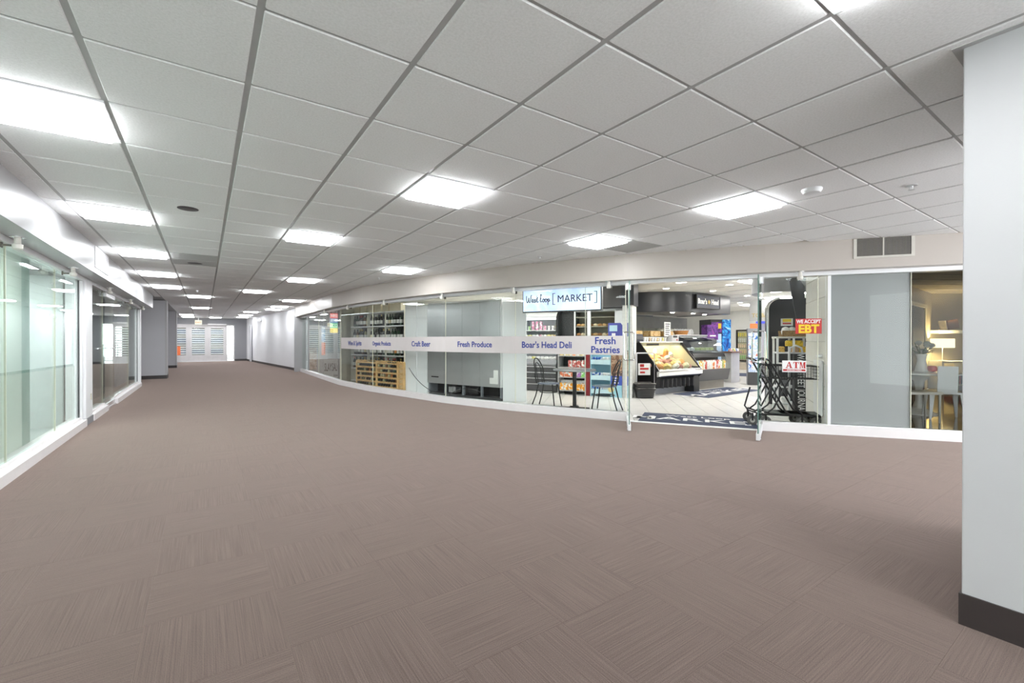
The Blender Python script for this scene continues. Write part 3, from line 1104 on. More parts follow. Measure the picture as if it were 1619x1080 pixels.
# dark curved bulkhead over the deli counter
path = [(8.9, 8.1), (9.25, 7.55), (9.62, 7.12), (10.05, 6.87), (10.6, 6.80), (11.4, 6.84), (12.30, 6.92), (12.36, 7.05), (12.4, 8.6)]
bk = thing('deli_bulkhead', 'dark charcoal curved bulkhead hanging over the deli counter', 'bulkhead')
m = MB()
n = len(path)
inner = [(9.1, 8.2), (9.42, 7.68), (9.75, 7.28), (10.12, 7.06), (10.6, 7.0), (11.4, 7.04), (12.12, 7.1), (12.16, 7.2), (12.2, 8.6)]
vs = [(*p, 1.955) for p in path] + [(*p, 1.955) for p in inner] + [(*p, CE - .031) for p in path] + [(*p, CE - .031) for p in inner]
fs = []
for k in range(n - 1):
    fs += [(k, k + 1, 2 * n + k + 1, 2 * n + k), (n + k + 1, n + k, 3 * n + k, 3 * n + k + 1), (k + 1, k, n + k, n + k + 1)]
fs += [(0, 2 * n, 3 * n, n), (n - 1, 2 * n - 1, 4 * n - 1, 3 * n - 1)]
m.add(vs, fs)
m.build('fascia', CHAR, bk, True)
MB().prism([(9.45, 7.68), (9.78, 7.30), (10.13, 7.08), (12.1, 7.12), (12.15, 8.6), (9.2, 8.6)], 1.965, 1.985).build('underside', mat('bulkhead_under', (.5, .48, .44), .5), bk)
for x, y in ((10.25, 7.35), (11.1, 7.3), (11.8, 7.4)):
    MB().lathe([(.05, 1.965), (.05, 1.955), (.01, 1.955)], 14, x, y).build('spot_lamp', SPOT, bk, True)
sg = thing('deli_sign', 'dark deli sign with white Boar\'s Head lettering on the bulkhead', 'sign', (10.98, 6.815, 2.235), .045)
sgb = MB().cbox(-.57, .57, -.05, .0, -.165, .165, .004).build('board', mat('sign_navy', (.04, .045, .07), .4), sg)
f = MB().box(-.585, .585, -.06, -.0, -.18, -.16).box(-.585, .585, -.06, -.0, .16, .18).box(-.585, -.565, -.06, -.0, -.16, .16).box(.565, .585, -.06, -.0, -.16, .16)
f.build('border', BLACK, sg)
text("Boar's", .19, mat('sign_glow', (.9, .88, .8), .5, emit=.25), sgb, (-.3, -.052, 0), bold=.004, sx=.92)
text('Head', .19, MATS['sign_glow'], sgb, (.32, -.052, 0), bold=.004, sx=.92)
MB().lathe([(.055, -.06), (.055, -.054), (.03, -.05)], 14, M=Matrix.Translation((.015, 0, 0)) @ Matrix.Rotation(PI / 2, 4, 'X') @ Matrix.Translation((0, 0, .11))).build('gold_emblem', mat('gold', (.5, .38, .12), .4, .4), sgb, True)

# ================================================================== MARKET THINGS
# ---- wine bottles
def bottle_meshes():
    body = MB().lathe([(.03, 0), (.0365, .004), (.0375, .02), (.0375, .185), (.033, .215), (.017, .245), (.0135, .26), (.0135, .262)], 10)
    lab_ = MB().lathe([(.0382, .06), (.0385, .062), (.0385, .15), (.0382, .152)], 10)
    cap = MB().lathe([(.0138, .255), (.0155, .257), (.0155, .30), (.0145, .305)], 8)
    return body, lab_, cap


bb_, bl_, bc_ = bottle_meshes()
BODY = [bb_.mesh('glass_body', mat(n, c, .08), True) for n, c in (('bottle_black', (.012, .014, .012)), ('bottle_green', (.02, .05, .025)), ('bottle_amber', (.12, .05, .015)), ('bottle_clear', (.45, .42, .25)))]
LABM = [bl_.mesh('paper_label', mat(n, c, .7), True) for n, c in (('label_white', (.82, .81, .78)), ('label_cream', (.78, .68, .48)), ('label_dark', (.06, .05, .06)), ('label_orange', (.7, .3, .1)))]
CAPM = [bc_.mesh('capsule', mat(n, c, .35), True) for n, c in (('cap_black', (.02, .02, .02)), ('cap_red', (.5, .03, .04)), ('cap_gold', (.6, .42, .12)), ('cap_white', (.75, .75, .73)))]
BN = ['black', 'dark green', 'amber', 'clear']
LN = ['white', 'cream', 'dark', 'orange']
CN = ['black', 'red', 'gold', 'white']


def bottle(label, loc, b, l, c, group, rot=None):
    t = thing('wine_bottle', label, 'bottle', loc, random.uniform(0, 6), group)
    if rot:
        t.rotation_euler = rot
    link('glass_body', BODY[b], t)
    link('paper_label', LABM[l], t)
    link('capsule', CAPM[c], t)
    return t


WA = math.atan2(10.80 - 13.16, 4.12 - 3.46)
wsx, wsy = math.cos(WA), math.sin(WA)


def wp(s, y, z=0.0):
    return (3.46 + wsx * s - wsy * y, 13.16 + wsy * s + wsx * y, z)


ws = thing('wine_shelf', 'tall white wine shelf unit behind the market glass', 'shelf unit', wp(0, 0), WA)
WL = 2.48
for s in (0.0, .83, 1.66, WL):
    MB().box(s - .012, s + .012, 0, .34, 0, 2.0).build('upright', mat('shelf_cream', (.72, .7, .62), .5), ws)
SHZ = [.10, .45, .83, 1.225, 1.61]
for z in SHZ + [1.98]:
    MB().box(0, WL, -.01, .34, z - .028, z).build('shelf_board', WHITE, ws)
MB().box(0, WL, .34, .36, 0, 2.0).build('back_panel', mat('shelf_back', (.12, .12, .12), .6), ws)
rn = {1: 'second lowest', 2: 'middle', 3: 'fourth', 4: 'top'}
for r in (1, 2, 3, 4):
    for n in range(19):
        s = .075 + n * .129
        if min(abs(s - q) for q in (0, .83, 1.66, WL)) < .05:
            s += .05 if abs(s - .83) < .05 or abs(s - 1.66) < .05 else 0
        b = random.choices(range(4), [8, 4, 1 if r == 3 else .3, .4])[0]
        l = random.choices(range(4), [8, 2, .5, .5])[0]
        c = random.choices(range(4), [7, 2, 1.5, 1])[0]
        p = wp(s, .06 + random.uniform(0, .04), SHZ[r])
        bottle('%s wine bottle from the left on the %s wine shelf, %s label' % (ORD[n], rn[r], LN[l]), p, b, l, c, 'wine bottles standing on the shelf unit')
for n, (s0, s1, h, nm) in enumerate(((.12, .72, .18, 'leftmost'), (.80, 1.42, .22, 'middle'), (1.50, 2.3, .2, 'rightmost'))):
    t = thing('carton', '%s pale carton on top of the wine shelf unit' % nm, 'box', wp(0, 0), WA, 'cartons on the wine shelf')
    MB().cbox(s0, s1, .03, .31, 1.98, 1.98 + h, .006).build('body', mat('carton_pale', (.83, .77, .6), .7), t)
    MB().box(s0 + .27, s0 + .33, .026, .3, 1.982, 1.983 + h).build('tape', CARTON, t)

# wooden wine rack with bottles lying in it
wr_ = thing('wine_rack', 'pine wine rack with lying bottles below the lettered band', 'wine rack', wp(0, 0), WA)
RX = [.87, 1.79, 1.83, 2.68, 2.72, 2.92]
for s in RX:
    MB().box(s - .016, s + .016, -.36, -.06, 0, .69).build('upright', WOOD, wr_)
RZ = [.07, .19, .31, .43, .55]
for z in RZ + [.67]:
    for a, b in ((RX[0], RX[1]), (RX[2], RX[3]), (RX[4], RX[5])):
        MB().box(a, b, -.375, -.355, z - .022, z).build('front_slat', WOOD, wr_)
        MB().box(a, b, -.36, -.08, z - .042, z - .03).build('tray', WOOD, wr_)
for k in range(28):
    s = .9 + k * .073
    MB().lathe([(.018, .69), (.02, .70), (.012, .715)], 8, s, -.34).build('scallop', WOOD, wr_, True)
for c, (a, b) in enumerate(((RX[0], RX[1]), (RX[2], RX[3]))):
    for r, z in enumerate(RZ):
        for n in range(8):
            if random.random() < .12:
                continue
            s = a + .06 + n * .106
            p = wp(s, -.352, z + .032)
            bi = random.choices(range(4), [8, 3, .5, 3])[0]
            t = bottle('bottle lying in %s slot, row %s from the floor, %s pine rack bay' % (ORD[n], ('one', 'two', 'three', 'four', 'five')[r], ('left', 'right')[c]),
                       p, bi, random.choice((0, 1, 1, 3)), random.choice((0, 0, 0, 1, 2)), 'bottles lying in the pine rack')
            t.scale = (.95, .95, .9)
            t.rotation_euler = (-PI / 2, 0, WA)
for n in range(5):
    z = RZ[n]
    t = thing('wine_crate', 'small pine wine crate at the right rack end, %s from the floor' % ORD[n], 'crate', wp(2.735, -.34, z), WA, 'pine crates stacked at the rack end')
    MB().box(0, .17, .0, .24, 0, .085).build('body', WOOD, t)
    for q in (.02, .055):
        MB().box(.01, .16, -.006, 0, q, q + .01).build('slat', CARTON, t)

# ---- white panels and steel cabinet turned with its back to the window
o = MB().prism([(3.96, 10.27), (4.05, 9.80), (4.09, 9.81), (4.0, 10.28)], 0, 2.12).build('white_screen', WHITE)
tag(o, 'tall white panel between wine rack and steel cabinet', 'panel')
o = MB().prism([(4.065, 9.79), (4.145, 9.405), (4.18, 9.41), (4.1, 9.80)], 0, 2.02).build('white_screen', WHITE)
tag(o, 'slightly lower white panel touching the steel cabinet', 'panel')
sa = math.atan2(7.49 - 9.39, 4.89 - 4.15)
st = thing('steel_cabinet', 'large refrigerated cabinet with a stainless back turned to the window', 'refrigerator', (4.15, 9.39, 0), sa)
SLn = math.hypot(1.90, .74)
MB().box(0, SLn, .02, .75, .27, 2.06).build('body', WHITE, st)
MB().box(.0, SLn - .03, .0, .02, .27, 2.03).build('steel_back', STEEL, st)
for s in (.50, 1.02, 1.5):
    MB().box(s, s + .006, -.003, 0, .3, 2.0).build('sheet_joint', mat('joint_steel', (.4, .41, .42), .4, .6), st)
MB().box(0, SLn, .05, .7, .0, .05).build('base_plate', DARK, st)
MB().box(0.0, .03, .08, .7, .05, .27).build('side_skirt', MGREY, st)
for s in (0, .48, 1.0, 1.5, SLn - .04):
    MB().box(s, s + .04, .03, .08, .05, .27).build('support', MGREY, st)
MB().box(.02, SLn - .05, .3, .32, .05, .27).build('inner_baffle', BLACK, st)
for k in range(7):
    MB().box(.55 + k * .03, .57 + k * .03, .1, .28, .08, .2).build('condenser_fin', ALU, st)
MB().lathe([(.1, -.13), (.12, -.1), (.12, .1), (.1, .13)], 14, M=Matrix.Translation((1.25, .18, .15)) @ Matrix.Rotation(PI / 2, 4, 'Y')).build('compressor', BLACK, st, True)
MB().box(1.76, 1.97, -.004, 0, .34, .46).box(1.86, 1.97, -.004, 0, .46, .62).build('notice_sheets', mat('notice', (.85, .85, .82), .7), st)
MB().box(.12, .34, -.003, 0, .40, .425).build('name_plate', BLACK, st)
o = MB().prism([(4.92, 7.46), (5.28, 7.17), (5.32, 7.2), (4.98, 7.5)], 0.0, 2.0).build('white_screen', WHITE)
tag(o, 'white end panel right of the steel cabinet with a looping cord shadow', 'panel')
o['label'] = 'white end panel right of the steel cabinet'
cdp = [fp(2, 1.40, .16, .62)]
for k in range(1, 13):
    tt = k / 12
    cdp.append(fp(2, 1.40 + tt * 1.35, .155, .137 + .483 * (1 - tt) ** 2.6))
for k in range(1, 10):
    tt = k / 9
    cdp.append(fp(3, tt * .85, .14, .137 + .17 * math.sin(tt * 2.4)))
o = MB().tube(cdp, .007, 6).build('power_cord', BLACK, None, True)
tag(o, 'black power cord drooping along the window sill', 'cord')

# ---- hanging screen with the store name
tv = thing('screen_sign', 'pale blue lit screen reading West loop MARKET above the table', 'screen', fp(4, .05, .25), KA[4])
MB().cbox(0, 1.45, 0, .07, 1.712, 2.112, .006).build('housing', BLACK, tv)
tvd = MB().box(.018, 1.432, -.004, .0, 1.73, 2.094).build('display', pattern_mat('screen_glow', [(.38, .52, .85), (.55, .68, .92), (.66, .78, .96), (.72, .84, .98)], 2.2, .3, .5, kind='smooth'), tv)
for x in (.3, 1.15):
    MB().box(x, x + .05, .02, .05, 2.112, CE - .03).build('hanger', DARK, tv)
text('MARKET', .172, INKD, tvd, (.985, -.006, 1.925), sx=.96, spacing=1.0)
for a, s in ((.585, 1), (1.375, -1)):
    MB().box(min(a, a + s * .012), max(a, a + s * .012), -.008, -.004, 1.835, 2.03).box(min(a, a + s * .05), max(a, a + s * .05), -.008, -.004, 2.02, 2.03).box(min(a, a + s * .05), max(a, a + s * .05), -.008, -.004, 1.835, 1.845).build('bracket', INKD, tvd)
# script lettering drawn with strokes (unit letter height 1)
SCR = {'W': [[(0, .95), (-.02, .5), (.1, .02), (.25, .2), (.36, .7), (.36, .3), (.46, .02), (.62, .25), (.72, .95), (.8, 1.0)]],
       'e': [[(0, .12), (.22, .25), (.26, .42), (.14, .46), (.05, .25), (.12, .03), (.3, .08), (.4, .2)]],
       's': [[(0, .15), (.14, .45), (.2, .3), (.2, .08), (.08, .02), (.0, .08)], [(.2, .06), (.34, .15)]],
       't': [[(0, .2), (.12, .9), (.08, .15), (.16, .02), (.3, .15)], [(-.02, .58), (.28, .62)]],
       'l': [[(0, .15), (.2, .7), (.2, 1.0), (.1, 1.0), (.06, .4), (.12, .03), (.3, .15)]],
       'o': [[(.14, .44), (.02, .3), (.06, .05), (.2, .03), (.28, .25), (.2, .44), (.12, .42), (.3, .34), (.4, .4)]],
       'p': [[(0, .15), (.1, .45), (.06, -.4), (.1, .3), (.22, .45), (.28, .25), (.2, .05), (.1, .08)], [(.24, .1), (.4, .2)]]}


def script(word, x0, z0, h, parent, yy, m, adv=.37, r=.0065):
    x = x0
    for ch in word:
        if ch == ' ':
            x += h * .16
            continue
        mb = MB()
        for st_ in SCR[ch]:
            pts = []
            for k in range(len(st_) - 1):
                a0 = st_[max(k - 1, 0)]
                a1, a2 = st_[k], st_[k + 1]
                a3 = st_[min(k + 2, len(st_) - 1)]
                for q in range(4):
                    t = q / 4
                    f = lambda a, b, c, d: .5 * (2 * b + (c - a) * t + (2 * a - 5 * b + 4 * c - d) * t * t + (3 * b - a - 3 * c + d) * t ** 3)
                    pts.append((x + h * f(a0[0], a1[0], a2[0], a3[0]), yy, z0 + h * f(a0[1], a1[1], a2[1], a3[1])))
            pts.append((x + h * st_[-1][0], yy, z0 + h * st_[-1][1]))
            mb.tube(pts, r, 6)
        mb.build('script_letter', m, parent, True)
        x += h * (.78 if ch == 'W' else adv)


script('West loop', .085, 1.885, .128, tvd, -.007, INKD)

# ---- bistro table and chairs
tb = thing('bistro_table', 'small round dark bistro table behind the Boar\'s Head Deli pane', 'table', (5.50, 5.99, 0))
MB().lathe([(.36, .675), (.385, .68), (.385, .70), (.37, .708)], 32).build('table_top', mat('table_grey', (.25, .26, .28), .25), tb, True)
MB().lathe([(.035, .03), (.035, .66), (.1, .675)], 14).build('column', BLACKM, tb, True)
for a in range(4):
    MB().box(.0, .27, -.022, .022, 0.0, .022, M=Rz(KA[4] + .2 + a * PI / 2)).box(0, .08, -.02, .02, .022, .04, M=Rz(KA[4] + .2 + a * PI / 2)).build('foot', BLACKM, tb)


def bistro_chair(label, loc, rz):
    t = thing('bistro_chair', label, 'chair', loc, rz, 'bistro chairs at the round table')
    MB().lathe([(.17, .415), (.205, .42), (.205, .437), (.16, .445)], 24).build('seat', mat('chair_seat', (.2, .23, .3), .2), t, True)
    for sx, sy in ((1, 1), (1, -1)):
        MB().tube([(.13 * sx, .13 * sy, .42), (.16 * sx, .15 * sy, .2), (.19 * sx, .17 * sy, 0)], .0115).build('leg', BLACKM, t, True)
    for sy in (1, -1):
        MB().tube([(-.15, .12 * sy, .42), (-.2, .14 * sy, .2), (-.27, .17 * sy, 0)], .0115).build('leg', BLACKM, t, True)
    ring = [(.165 * math.cos(a * PI / 12), .165 * math.sin(a * PI / 12), .27) for a in range(24)]
    MB().tube(ring, .008, 6, True).build('leg_ring', BLACKM, t, True)
    hoop = [(-.16, .17, .43), (-.19, .175, .55)] + [(-.19 - .075 * math.sin(a) - .0, .17 * math.cos(a), .68 + .21 * math.sin(a)) for a in [k * PI / 14 for k in range(15)]] + [(-.19, -.175, .55), (-.16, -.17, .43)]
    MB().tube(hoop, .0115, 8).build('back_hoop', BLACKM, t, True)
    inner = [(-.165, .09, .43), (-.195, .095, .6)] + [(-.2 - .05 * math.sin(a), .095 * math.cos(a), .68 + .13 * math.sin(a)) for a in [k * PI / 10 for k in range(11)]] + [(-.195, -.095, .6), (-.165, -.09, .43)]
    MB().tube(inner, .009, 8).build('back_loop', BLACKM, t, True)
    return t


ca = math.atan2(5.99 - 6.44, 5.50 - 5.27)
bistro_chair('black loop-back bistro chair left of the round table', (5.265, 6.44, 0), ca)
bistro_chair('black loop-back bistro chair right of the round table', (5.755, 5.49, 0), ca + PI)

# ---- line of merchandisers behind the table
GA = math.atan2(-.870, .493)
gx, gy = math.cos(GA), math.sin(GA)


def gp(s, y, z=0.0):
    return (6.45 + gx * s - gy * y, 8.80 + gy * s + gx * y, z)


oc = thing('open_cooler', 'open refrigerated case with a curved black end behind the table', 'refrigerator', gp(0, 0), GA)
MB().box(-.15, .80, .0, .7, .02, .62).build('base', DARK, oc)
for z in (.16, .30, .44, .58):
    MB().box(-.15, .80, -.012, 0, z, z + .018).build('chrome_strip', ALU, oc)
MB().xprism([(0, .62), (.06, .62), (.42, .80), (.42, .86), (-.02, .66)], -.15, .80).build('front_bin', mat('bin_grey', (.3, .31, .33), .3), oc)
MB().box(-.15, .80, .62, .7, .62, 1.9).build('back_panel', mat('cool_white', (.7, .73, .76), .4), oc)
MB().box(-.19, -.15, 0, .7, .02, 1.88).build('side_panel', mat('cool_side', (.68, .75, .8), .3), oc)
for z in (1.22, 1.47):
    MB().box(-.15, .78, .16, .62, z - .018, z).build('shelf', ALUW, oc)
MB().xprism([(.05, 1.86), (.05, 1.80), (.16, 1.74), (.7, 1.74), (.7, 1.9), (.2, 1.92)], -.15, .80).build('canopy', ALUW, oc)
MB().box(-.12, .76, .12, .16, 1.725, 1.74).build('tube_lamp', lamp_mat('case_lamp', (.95, .98, 1), 2.5), oc)
prof = [(0, .02), (.7, .02), (.7, 1.96), (.35, 1.96)] + [(.35 + .33 * math.cos(a) * 1.0 - .02, 1.64 + .32 * math.sin(a)) for a in [PI / 2 + k * PI / 16 for k in range(1, 9)]] + [(.0, 1.2), (.06, .95)]
MB().xprism(prof, .80, .86).build('end_panel', BLACK, oc)
MB().box(.86, 1.19, .25, .7, 0.02, 1.96).build('black_pier', mat('pier', (.03, .03, .033), .4), oc)
pk = [(.75, .3, .45), (.8, .78, .75), (.85, .75, .2), (.3, .5, .2), (.85, .85, .82), (.75, .55, .25)]
PKM = [pattern_mat('pack_%d' % n, [c, tuple(min(1, q * 1.25 + .08) for q in c), (.85, .85, .83)], 22, .4, kind='cell') for n, c in enumerate(pk)]
CUP = MB().lathe([(.032, 0), (.04, .09), (.042, .092), (.042, .105), (.036, .11)], 12)
BAGM = MB().lathe([(.03, 0), (.06, .02), (.07, .07), (.055, .13), (.012, .15)], 10)
PCKM = MB().cbox(-.05, .05, -.04, .04, 0, .085, .014)


def product(shape, m, name, label, cat, loc, group, rz=None, sc_=1.0):
    key = (id(shape), m.name)
    if key not in _tx:
        _tx[key] = shape.mesh(name, m, True)
    o = link(name, _tx[key], None, loc, random.uniform(-.3, .3) if rz is None else rz)
    if sc_ != 1.0:
        o.scale = (sc_, sc_, sc_)
    return tag(o, label, cat, group)


for n in range(8):
    m = PKM[3] if n == 0 else PKM[0] if n < 5 else PKM[4] if n < 7 else PKM[5]
    cn = 'green' if n == 0 else 'pink' if n < 5 else 'white' if n < 7 else 'tan'
    product(CUP, m, 'food_cup', '%s cup from the left on the upper cooler shelf, %s' % (ORD[n], cn), 'cup', gp(.0 + n * .105, .26, 1.47), 'cups on the upper cooler shelf')
    if 0 < n < 4:
        product(CUP, m, 'food_cup', 'pink cup stacked on the %s upper-shelf cooler cup' % ORD[n], 'cup', gp(.0 + n * .105, .26, 1.581), 'cups on the upper cooler shelf')
for n in range(9):
    m = PKM[(4, 2, 1, 4, 0, 4, 2, 5, 5)[n]]
    product(BAGM, m, 'food_pack', '%s wrapped pack from the left on the lower cooler shelf' % ORD[n], 'food pack', gp(-.08 + n * .1, .27, 1.22), 'wrapped packs on the lower cooler shelf')
for n in range(8):
    a = product(PCKM, PKM[(4, 4, 2, 4, 1, 4, 4, 4)[n]], 'food_box', '%s boxed meal from the left in the cooler bin' % ORD[n], 'food box', gp(-.08 + n * .112, .24, .745), 'boxed meals in the cooler bin')
    a.rotation_euler = (.42, 0, GA)

# pastry case in the wall
pc = thing('pastry_case', 'white framed pastry case with buns behind glass', 'display case', gp(0, 0), GA)
MB().box(1.2, 2.42, .55, .7, 1.0, 1.95).build('back', mat('case_back', (.35, .32, .26), .5), pc)
for z in (1.12, 1.33, 1.55, 1.77):
    MB().box(1.2, 2.42, .2, .55, z - .014, z).build('shelf', mat('case_shelf', (.55, .5, .42), .4), pc)
for a, b in ((1.2, 1.23), (1.52, 1.60), (2.16, 2.42)):
    MB().box(a, b, .15, .2, 1.0, 1.95).build('mullion', WHITE, pc)
MB().box(1.2, 2.42, .15, .55, 1.9, 1.95).build('head', WHITE, pc)
MB().box(1.2, 2.42, .15, .7, .0, 1.0).build('plinth', mat('case_plinth', (.2, .18, .16), .5), pc)
MB().box(1.23, 1.52, .165, .172, 1.0, 1.9).build('pane', GLASS, pc)
MB().box(1.60, 2.16, .165, .172, 1.0, 1.9).build('pane', GLASS, pc)
BUN = MB().lathe([(.035, 0), (.055, .015), (.058, .035), (.04, .06), (.012, .07)], 12)
BNM = [mat('bun_%d' % n, c, .5, vary=.25, vscale=25) for n, c in enumerate([(.55, .28, .1), (.65, .4, .18), (.4, .18, .07), (.75, .6, .42)])]
for r, z in enumerate((1.12, 1.33, 1.55)):
    for n in range(7):
        s = 1.28 + n * .105 + (.09 if n > 1 else 0)
        product(BUN, BNM[(n + r * 2) % 4], 'bun', '%s bun from the left on the %s pastry shelf' % (ORD[n], ('lowest', 'middle', 'upper')[r]), 'bun', gp(s, .28, z), 'buns in the pastry case')

# bulkhead over that line
o = MB().box(.75, 2.45, .0, .7, 1.97, CE - .031).build('dark_bulkhead', mat('bulk_brown', (.075, .07, .07), .35), loc=gp(0, 0), rz=GA)
tag(o, 'dark bulkhead above the pastry case', 'bulkhead')

# snack shelf
sk = thing('snack_shelf', 'low snack shelf with bags behind the table', 'shelf unit', gp(0, 0), GA)
for s in (.98, 1.61):
    MB().box(s, s + .02, -.36, .0, 0, 1.06).build('upright', GREYP, sk)
for z in (.10, .40, .62, .88):
    MB().box(1.0, 1.61, -.36, 0, z - .02, z).build('shelf_board', mat('shelf_grey', (.4, .4, .4), .4), sk)
MB().box(.98, 1.63, 0, .02, 0, 1.06).build('back_panel', BLACK, sk)
SN = {.10: (.9, .38, .03), .40: (.75, .2, .08), .62: (.55, .12, .1), .88: (.8, .62, .25)}
SNB = MB().cbox(-.048, .048, -.035, .035, 0, .17, .016)
for r, z in enumerate((.10, .40, .62, .88)):
    for n in range(6):
        if z == .62 and n in (0, 1):
            continue
        c = SN[z]
        if z == .40 and n == 4:
            c = (.45, .2, .55)
        if z == .40 and n == 5:
            c = (.25, .7, .15)
        if z == .88 and n in (3,):
            c = (.8, .3, .12)
        m = pattern_mat('bag_%.2f_%.2f_%.2f' % c, [c, tuple(min(1, q * 1.2 + .05) for q in c), (.85, .85, .82)], 16, .35, kind='cell')
        product(SNB, m, 'snack_bag', '%s snack bag from the left on the %s snack shelf' % (ORD[n], ('lowest', 'second', 'third', 'top')[r]), 'snack bag', gp(1.055 + n * .1, -.29, z), 'bags on the snack shelf', GA, .95)
for n in range(6):
    product(SNB, PKM[4], 'snack_box', '%s white packet standing behind the orange bags, lowest snack shelf' % ORD[n], 'packet', gp(1.055 + n * .1, -.19, .1), 'white packets on the snack shelf', GA, 1.3)
o = MB().cbox(1.64, 1.73, -.36, -.1, 0, 1.16, .01).build('red_pillar', REDP, loc=gp(0, 0), rz=GA)
tag(o, 'narrow dark red pillar between snack shelf and blue stand', 'pillar')

# blue cardboard display stand
BLUEL = mat('card_blue', (.38, .66, .78), .5)
bs = thing('display_stand', 'pale blue cardboard display stand of yoghurt cups', 'display stand', gp(1.74, -.36), GA)
MB().box(0, .02, 0, .32, 0, 1.22).box(.44, .46, 0, .32, 0, 1.22).box(0, .46, .30, .32, 0, 1.22).build('body', BLUEL, bs)
for z in (.06, .36, .70):
    MB().box(.02, .44, .0, .30, z, z + .02).build('tier', BLUEL, bs)
    MB().box(.02, .44, -.012, 0, z, z + .10).build('tier_front', mat('card_pale', (.6, .8, .86), .5), bs)
MB().box(.46, .70, -.02, 0, 0, .98).build('side_graphic', pattern_mat('graphic', [(.12, .07, .06), (.25, .12, .07), (.5, .33, .22), (.15, .09, .09)], 5, .4), bs)
MB().box(.46, .70, -.026, -.02, .0, .26).build('graphic_foot', BLUEL, bs)
MB().box(.46, .70, -.03, -.02, .26, .46).build('graphic_label', mat('card_royal', (.05, .1, .5), .4), bs)
for k in range(3):
    MB().box(.49, .63 - .03 * (k == 1), -.033, -.03, .40 - k * .05, .425 - k * .05).build('print_line', PRINTW, bs)
MB().lathe([(.05, 0), (.065, .01), (.065, .02)], 16, M=Matrix.Translation((.47, -.03, .17)) @ Matrix.Rotation(PI / 2, 4, 'X')).build('round_print', mat('cheese', (.75, .65, .3), .5), bs, True)
CB = pattern_mat('cup_blue', [(.05, .15, .55), (.08, .25, .7), (.8, .85, .9)], 18, .3, kind='cell')
for r, z in enumerate((.08, .38, .72)):
    for n in range(5):
        product(CUP, CB if n < 3 else PKM[4], 'yoghurt_cup', '%s cup from the left on the %s tier of the blue stand' % (ORD[n], ('bottom', 'middle', 'top')[r]), 'cup',
                gp(1.74 + .07 + n * .08, -.30, z + .0), 'cups on the blue stand', None, 1.25)
sgn = thing('promo_sign', 'blue and purple card sign above the display stand', 'sign', gp(2.12, -.3, 0), GA)
MB().prism([(0, 0), (.36, 0), (.36, .17), (.27, .29), (0, .29)], -.004, .004, M=Matrix.Translation((0, 0, 1.31)) @ Matrix.Rotation(PI / 2, 4, 'X')).build('card', mat('card_indigo', (.09, .1, .42), .4), sgn)
MB().box(.03, .2, -.01, -.005, 1.42, 1.55).build('white_print', mat('card_print', (.5, .72, .82), .5), sgn)
MB().box(.08, .16, -.01, -.005, 1.32, 1.38).build('cup_print', PRINTW, sgn)
MB().box(.16, .18, -.002, .01, 0, 1.33).build('post', GREYP, sgn)
MB().box(.1, .26, -.06, .08, 0, .01).build('foot', GREYP, sgn)

# white tiled pier
tp = thing('wall_tiled_pier', 'white subway-tiled pier beside the open door', 'pier', gp(2.44, -.35), GA, kind='structure')
MB().box(0.004, .2, .004, .5, 0, 1.97).build('core', mat('grout_pale', (.6, .6, .57), .8), tp)
sub = MB()
for r in range(25):
    for c in range(-1, 3):
        x0 = c * .1 + (.05 if r % 2 else 0)
        a, b = max(0, x0 + .002), min(.204, x0 + .098)
        if b > a + .004:
            sub.box(a, b, 0, .006, r * .078 + .002, r * .078 + .076)
    for c in range(-1, 6):
        y0 = c * .1 + (.0 if r % 2 else .05)
        a, b = max(0.006, y0 + .002), min(.5, y0 + .098)
        if b > a + .004:
            sub.box(-.003, .005, a, b, r * .078 + .002, r * .078 + .076)
sub.build('subway_tiles', mat('subway', (.82, .82, .8), .15), tp)['kind'] = 'stuff'
MB().box(-.02, .24, -.02, .5, 1.972, CE - .031).build('bulkhead_cap', CHAR, tp)

# ---- glass doors standing open, seen edge-on
def glass_door(label, hx, hy, nx, ny, flip):
    a = math.atan2(ny - hy, nx - hx)
    L = math.hypot(nx - hx, ny - hy)
    t = thing('glass_door', label, 'door', (hx, hy, 0), a, 'open glass doors of the market')
    MB().box(.02, L, -.006, .006, .09, SB - .1).build('glass_leaf', GLASSG, t)
    for x in (.0195, L):
        MB().box(x, x + .0015, -.0062, .0062, .09, SB - .1).build('glass_edge', GEDGE, t)
    MB().cbox(.0, L + .01, -.022, .022, .012, .092, .004).build('bottom_rail', ALUW, t)
    MB().box(L - .16, L - .12, -.026, .026, .0, .012).build('floor_stop', ALU, t)
    MB().cbox(-.02, .12, -.022, .022, SB - .14, SB - .052, .004).build('top_patch', ALUW, t)
    for s in (-1, 1):
        MB().tube([(L - .07, s * .008, 1.34), (L - .07, s * .062, 1.34), (L - .07, s * .07, 1.32), (L - .07, s * .07, .98), (L - .07, s * .062, .96), (L - .07, s * .008, .96)], .010, 8).build('pull_handle', CHROME, t, True)
    return t


glass_door('open glass door leaf left of the market entrance', *fp(5, .02, -.0)[:2], 4.70, 4.04, 1)
glass_door('open glass door leaf right of the market entrance', *fp(5, KL[5] - .02, -.0)[:2], 5.53, 2.76, -1)
for n, s in enumerate((.02, KL[5] - .02)):
    o = MB().box(-.03, .03, -.02, .09, SB - .13, SB - .05).build('pivot_block', ALU, loc=fp(5, s, 0), rz=KA[5])
    tag(o, '%s steel pivot block above the market entrance' % ('left', 'right')[n], 'pivot')

